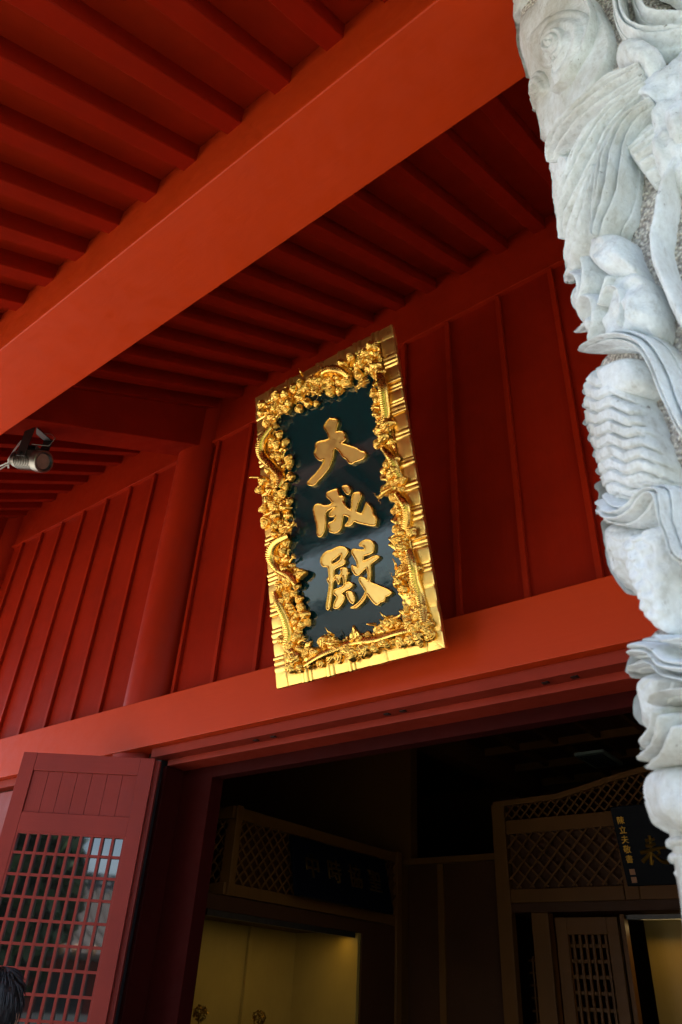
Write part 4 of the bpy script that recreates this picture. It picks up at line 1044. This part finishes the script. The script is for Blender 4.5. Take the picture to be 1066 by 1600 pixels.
fc.ball((0, .095, 1.455), .024, .010, .006); fc.build('face_features', m_skin, pe, True)
# hair shell with a ragged edge
mb = MB(); nH, mH = 64, 30
Vv = []
hv = np.zeros((mH, nH, 3))
for i in range(mH):
    for k in range(nH):
        a = 2 * math.pi * k / nH; front = max(0, math.sin(a))
        lim = 1.95 - .85 * front ** .8 + .05 * math.sin(k * 2.3) ; th = lim * i / (mH - 1)
        rr = 1.0 + .025 * math.sin(k * 2.1 + i * .9) + .02 * math.sin(k * 5.1)
        if i == mH - 1: rr *= .90
        hv[i, k] = (.083 * rr * math.sin(th) * math.cos(a), .012 + .105 * rr * math.sin(th) * math.sin(a), 1.520 + .118 * rr * math.cos(th))
grid_obj('hair', hv, m_hair, pe, True)
tf = MB(); rn = random.Random(2)
for k in range(260):
    a = rn.uniform(0, 2 * math.pi); th = rn.uniform(.1, 1.62 if math.sin(a) < .2 else 1.0)
    p0 = np.array([.083 * math.sin(th) * math.cos(a), .012 + .105 * math.sin(th) * math.sin(a), 1.52 + .118 * math.cos(th)])
    nd = np.array([math.sin(th) * math.cos(a), math.sin(th) * math.sin(a), math.cos(th)]); dn = np.array([math.cos(th) * math.cos(a), math.cos(th) * math.sin(a), -math.sin(th)])
    tf.tube([p0, p0 + nd * .003 + dn * .02, p0 + nd * .001 + dn * .042], [.0022, .002, .0006], 4)
tag(tf.build('hair_tufts', m_hair, pe, True), kind='stuff')
MB().tube([(.075 * math.cos(a), -.012 + .072 * math.sin(a), 1.385 - .012 * math.sin(a)) for a in np.linspace(0, 2 * math.pi, 30)], .008, 6, False).build('neck_strap', m_shirt, pe, True)
SJ = [(0, 0, .80, .168, .135), (0, 0, 1.04, .152, .12), (0, -.01, 1.25, .16, .12), (0, -.015, 1.325, .085, .075), (-.18, -.01, 1.29, .068), (-.225, -.03, 1.10, .06), (.18, -.01, 1.29, .068), (.225, -.03, 1.10, .06)]
skinned('shirt', SJ, [(0, 1), (1, 2), (2, 3), (2, 4), (4, 5), (2, 6), (6, 7)], m_shirt)
skinned('trousers', [(0, 0, .93, .13, .10), (-.085, 0, .80, .095), (-.10, .01, .46, .075), (-.10, -.02, .12, .06), (.085, 0, .80, .095), (.10, .01, .46, .075), (.10, -.02, .12, .06)], [(0, 1), (1, 2), (2, 3), (0, 4), (4, 5), (5, 6)], m_trou)
for q in (-1, 1): MB().ball((q * .10, .06, .045), .05, .14, .045, n=16, m=10).build('shoe', m_shoe, pe, True)

# ------------------------------------------------------------------ gate building across the court (seen only in reflections)
ga = empty('gate_hall', (-8, -30, -.6)); tag(ga, 'low gate hall with tiled roof across the court, mirrored in the door glass', 'building')
m_tile = plain('grey_roof_tile', (.07, .06, .055), .6); m_dk = plain('dark_ridge_tile', (.03, .03, .035), .6); m_end = plain('orange_tile_end', (.55, .28, .16), .6); m_wallr = plain('red_gate_wall', (.28, .04, .02), .7); m_white = plain('white_plaster', (.6, .58, .54), .8)
MB().box(-26, 30, -4, 4, 0, 3.2).build('wall', m_wallr, ga); MB().box(-26.2, 30.2, -4.1, 4.1, -.01, 1.2).build('base_course', m_white, ga)
MB().prism_x(-28, 32, [(-6, 3.1), (6, 3.1), (6, 3.3), (2.5, 4.5), (.3, 6.1), (-.3, 6.1), (-2.5, 4.5), (-6, 3.3)]).build('roof', m_tile, ga)
MB().box(-28, 32, -.2, .2, 6.05, 6.9).build('ridge', m_dk, ga)
mb = MB()
for k in range(150):
    for r0 in (6.2, 6.5, 6.8): mb.box(-27.9 + k * .4, -27.7 + k * .4, .2, .24, r0 - .08, r0 + .06)
tag(mb.build('ridge_openwork', m_white, ga), kind='stuff')
rd = MB()
for k in range(90):
    rd.tube([(-27.5 + k * .66, 6.02, 3.38), (-27.5 + k * .66, 2.5, 4.58), (-27.5 + k * .66, .3, 6.18)], .09, 6)
tag(rd.build('roof_tile_rolls', m_tile, ga), kind='stuff')
mb = MB()
for k in range(90):
    mb.ball((-27.5 + k * .66, 6.1, 3.38), .2, n=8, m=6)
tag(mb.build('tile_ends', m_end, ga), kind='stuff')
for k in range(14):
    MB().lathe([(.22, 0), (.22, 3.1)], (-24 + k * 4, 4.9, 0), n=16).build('column', m_wallr, ga)
    MB().box(-23 + k * 4, -21 + k * 4, 4.0, 4.03, 1.0, 2.6).build('window', m_black, ga)
# trees behind it
m_leaf = plain('dark_foliage', (.035, .07, .02), .6); m_bark = plain('tree_bark', (.12, .09, .06), .9)
for k, (x, y, h_) in enumerate(((-8.0, -21, 9), (-4.6, -20, 10.5), (-1.4, -21, 9.6), (1.7, -22, 8.6))):
    tr = empty('broadleaf_tree', (x, y, -.6)); tag(tr, 'dark evergreen tree in the court before the gate hall, %s' % ('farthest left of the row', 'tallest of the row', 'second tallest of the row', 'lowest and farthest right')[k], 'tree', 'trees in the court')
    MB().tube([(0, 0, 0), (.2, .1, h_ * .4), (0, .2, h_ * .7)], [.35, .25, .12], 8).build('trunk', m_bark, tr)
    rn = random.Random(k); mb = MB()
    for _ in range(2600):
        d = Vector((rn.gauss(0, 1), rn.gauss(0, 1), rn.gauss(0, .8))).normalized() * (rn.random() ** .4) * h_ * .30; d.z *= 1.5; c = Vector((0, 0, h_ * .58)) + d
        a = Vector((rn.gauss(0, 1), rn.gauss(0, 1), rn.gauss(0, 1))).normalized() * .35; b = a.cross(Vector((rn.gauss(0, 1), rn.gauss(0, 1), 1))).normalized() * .3
        mb.add([c + a, c + b, c - a, c - b], [(0, 1, 2, 3)])
    mb.build('crown', m_leaf, tr)
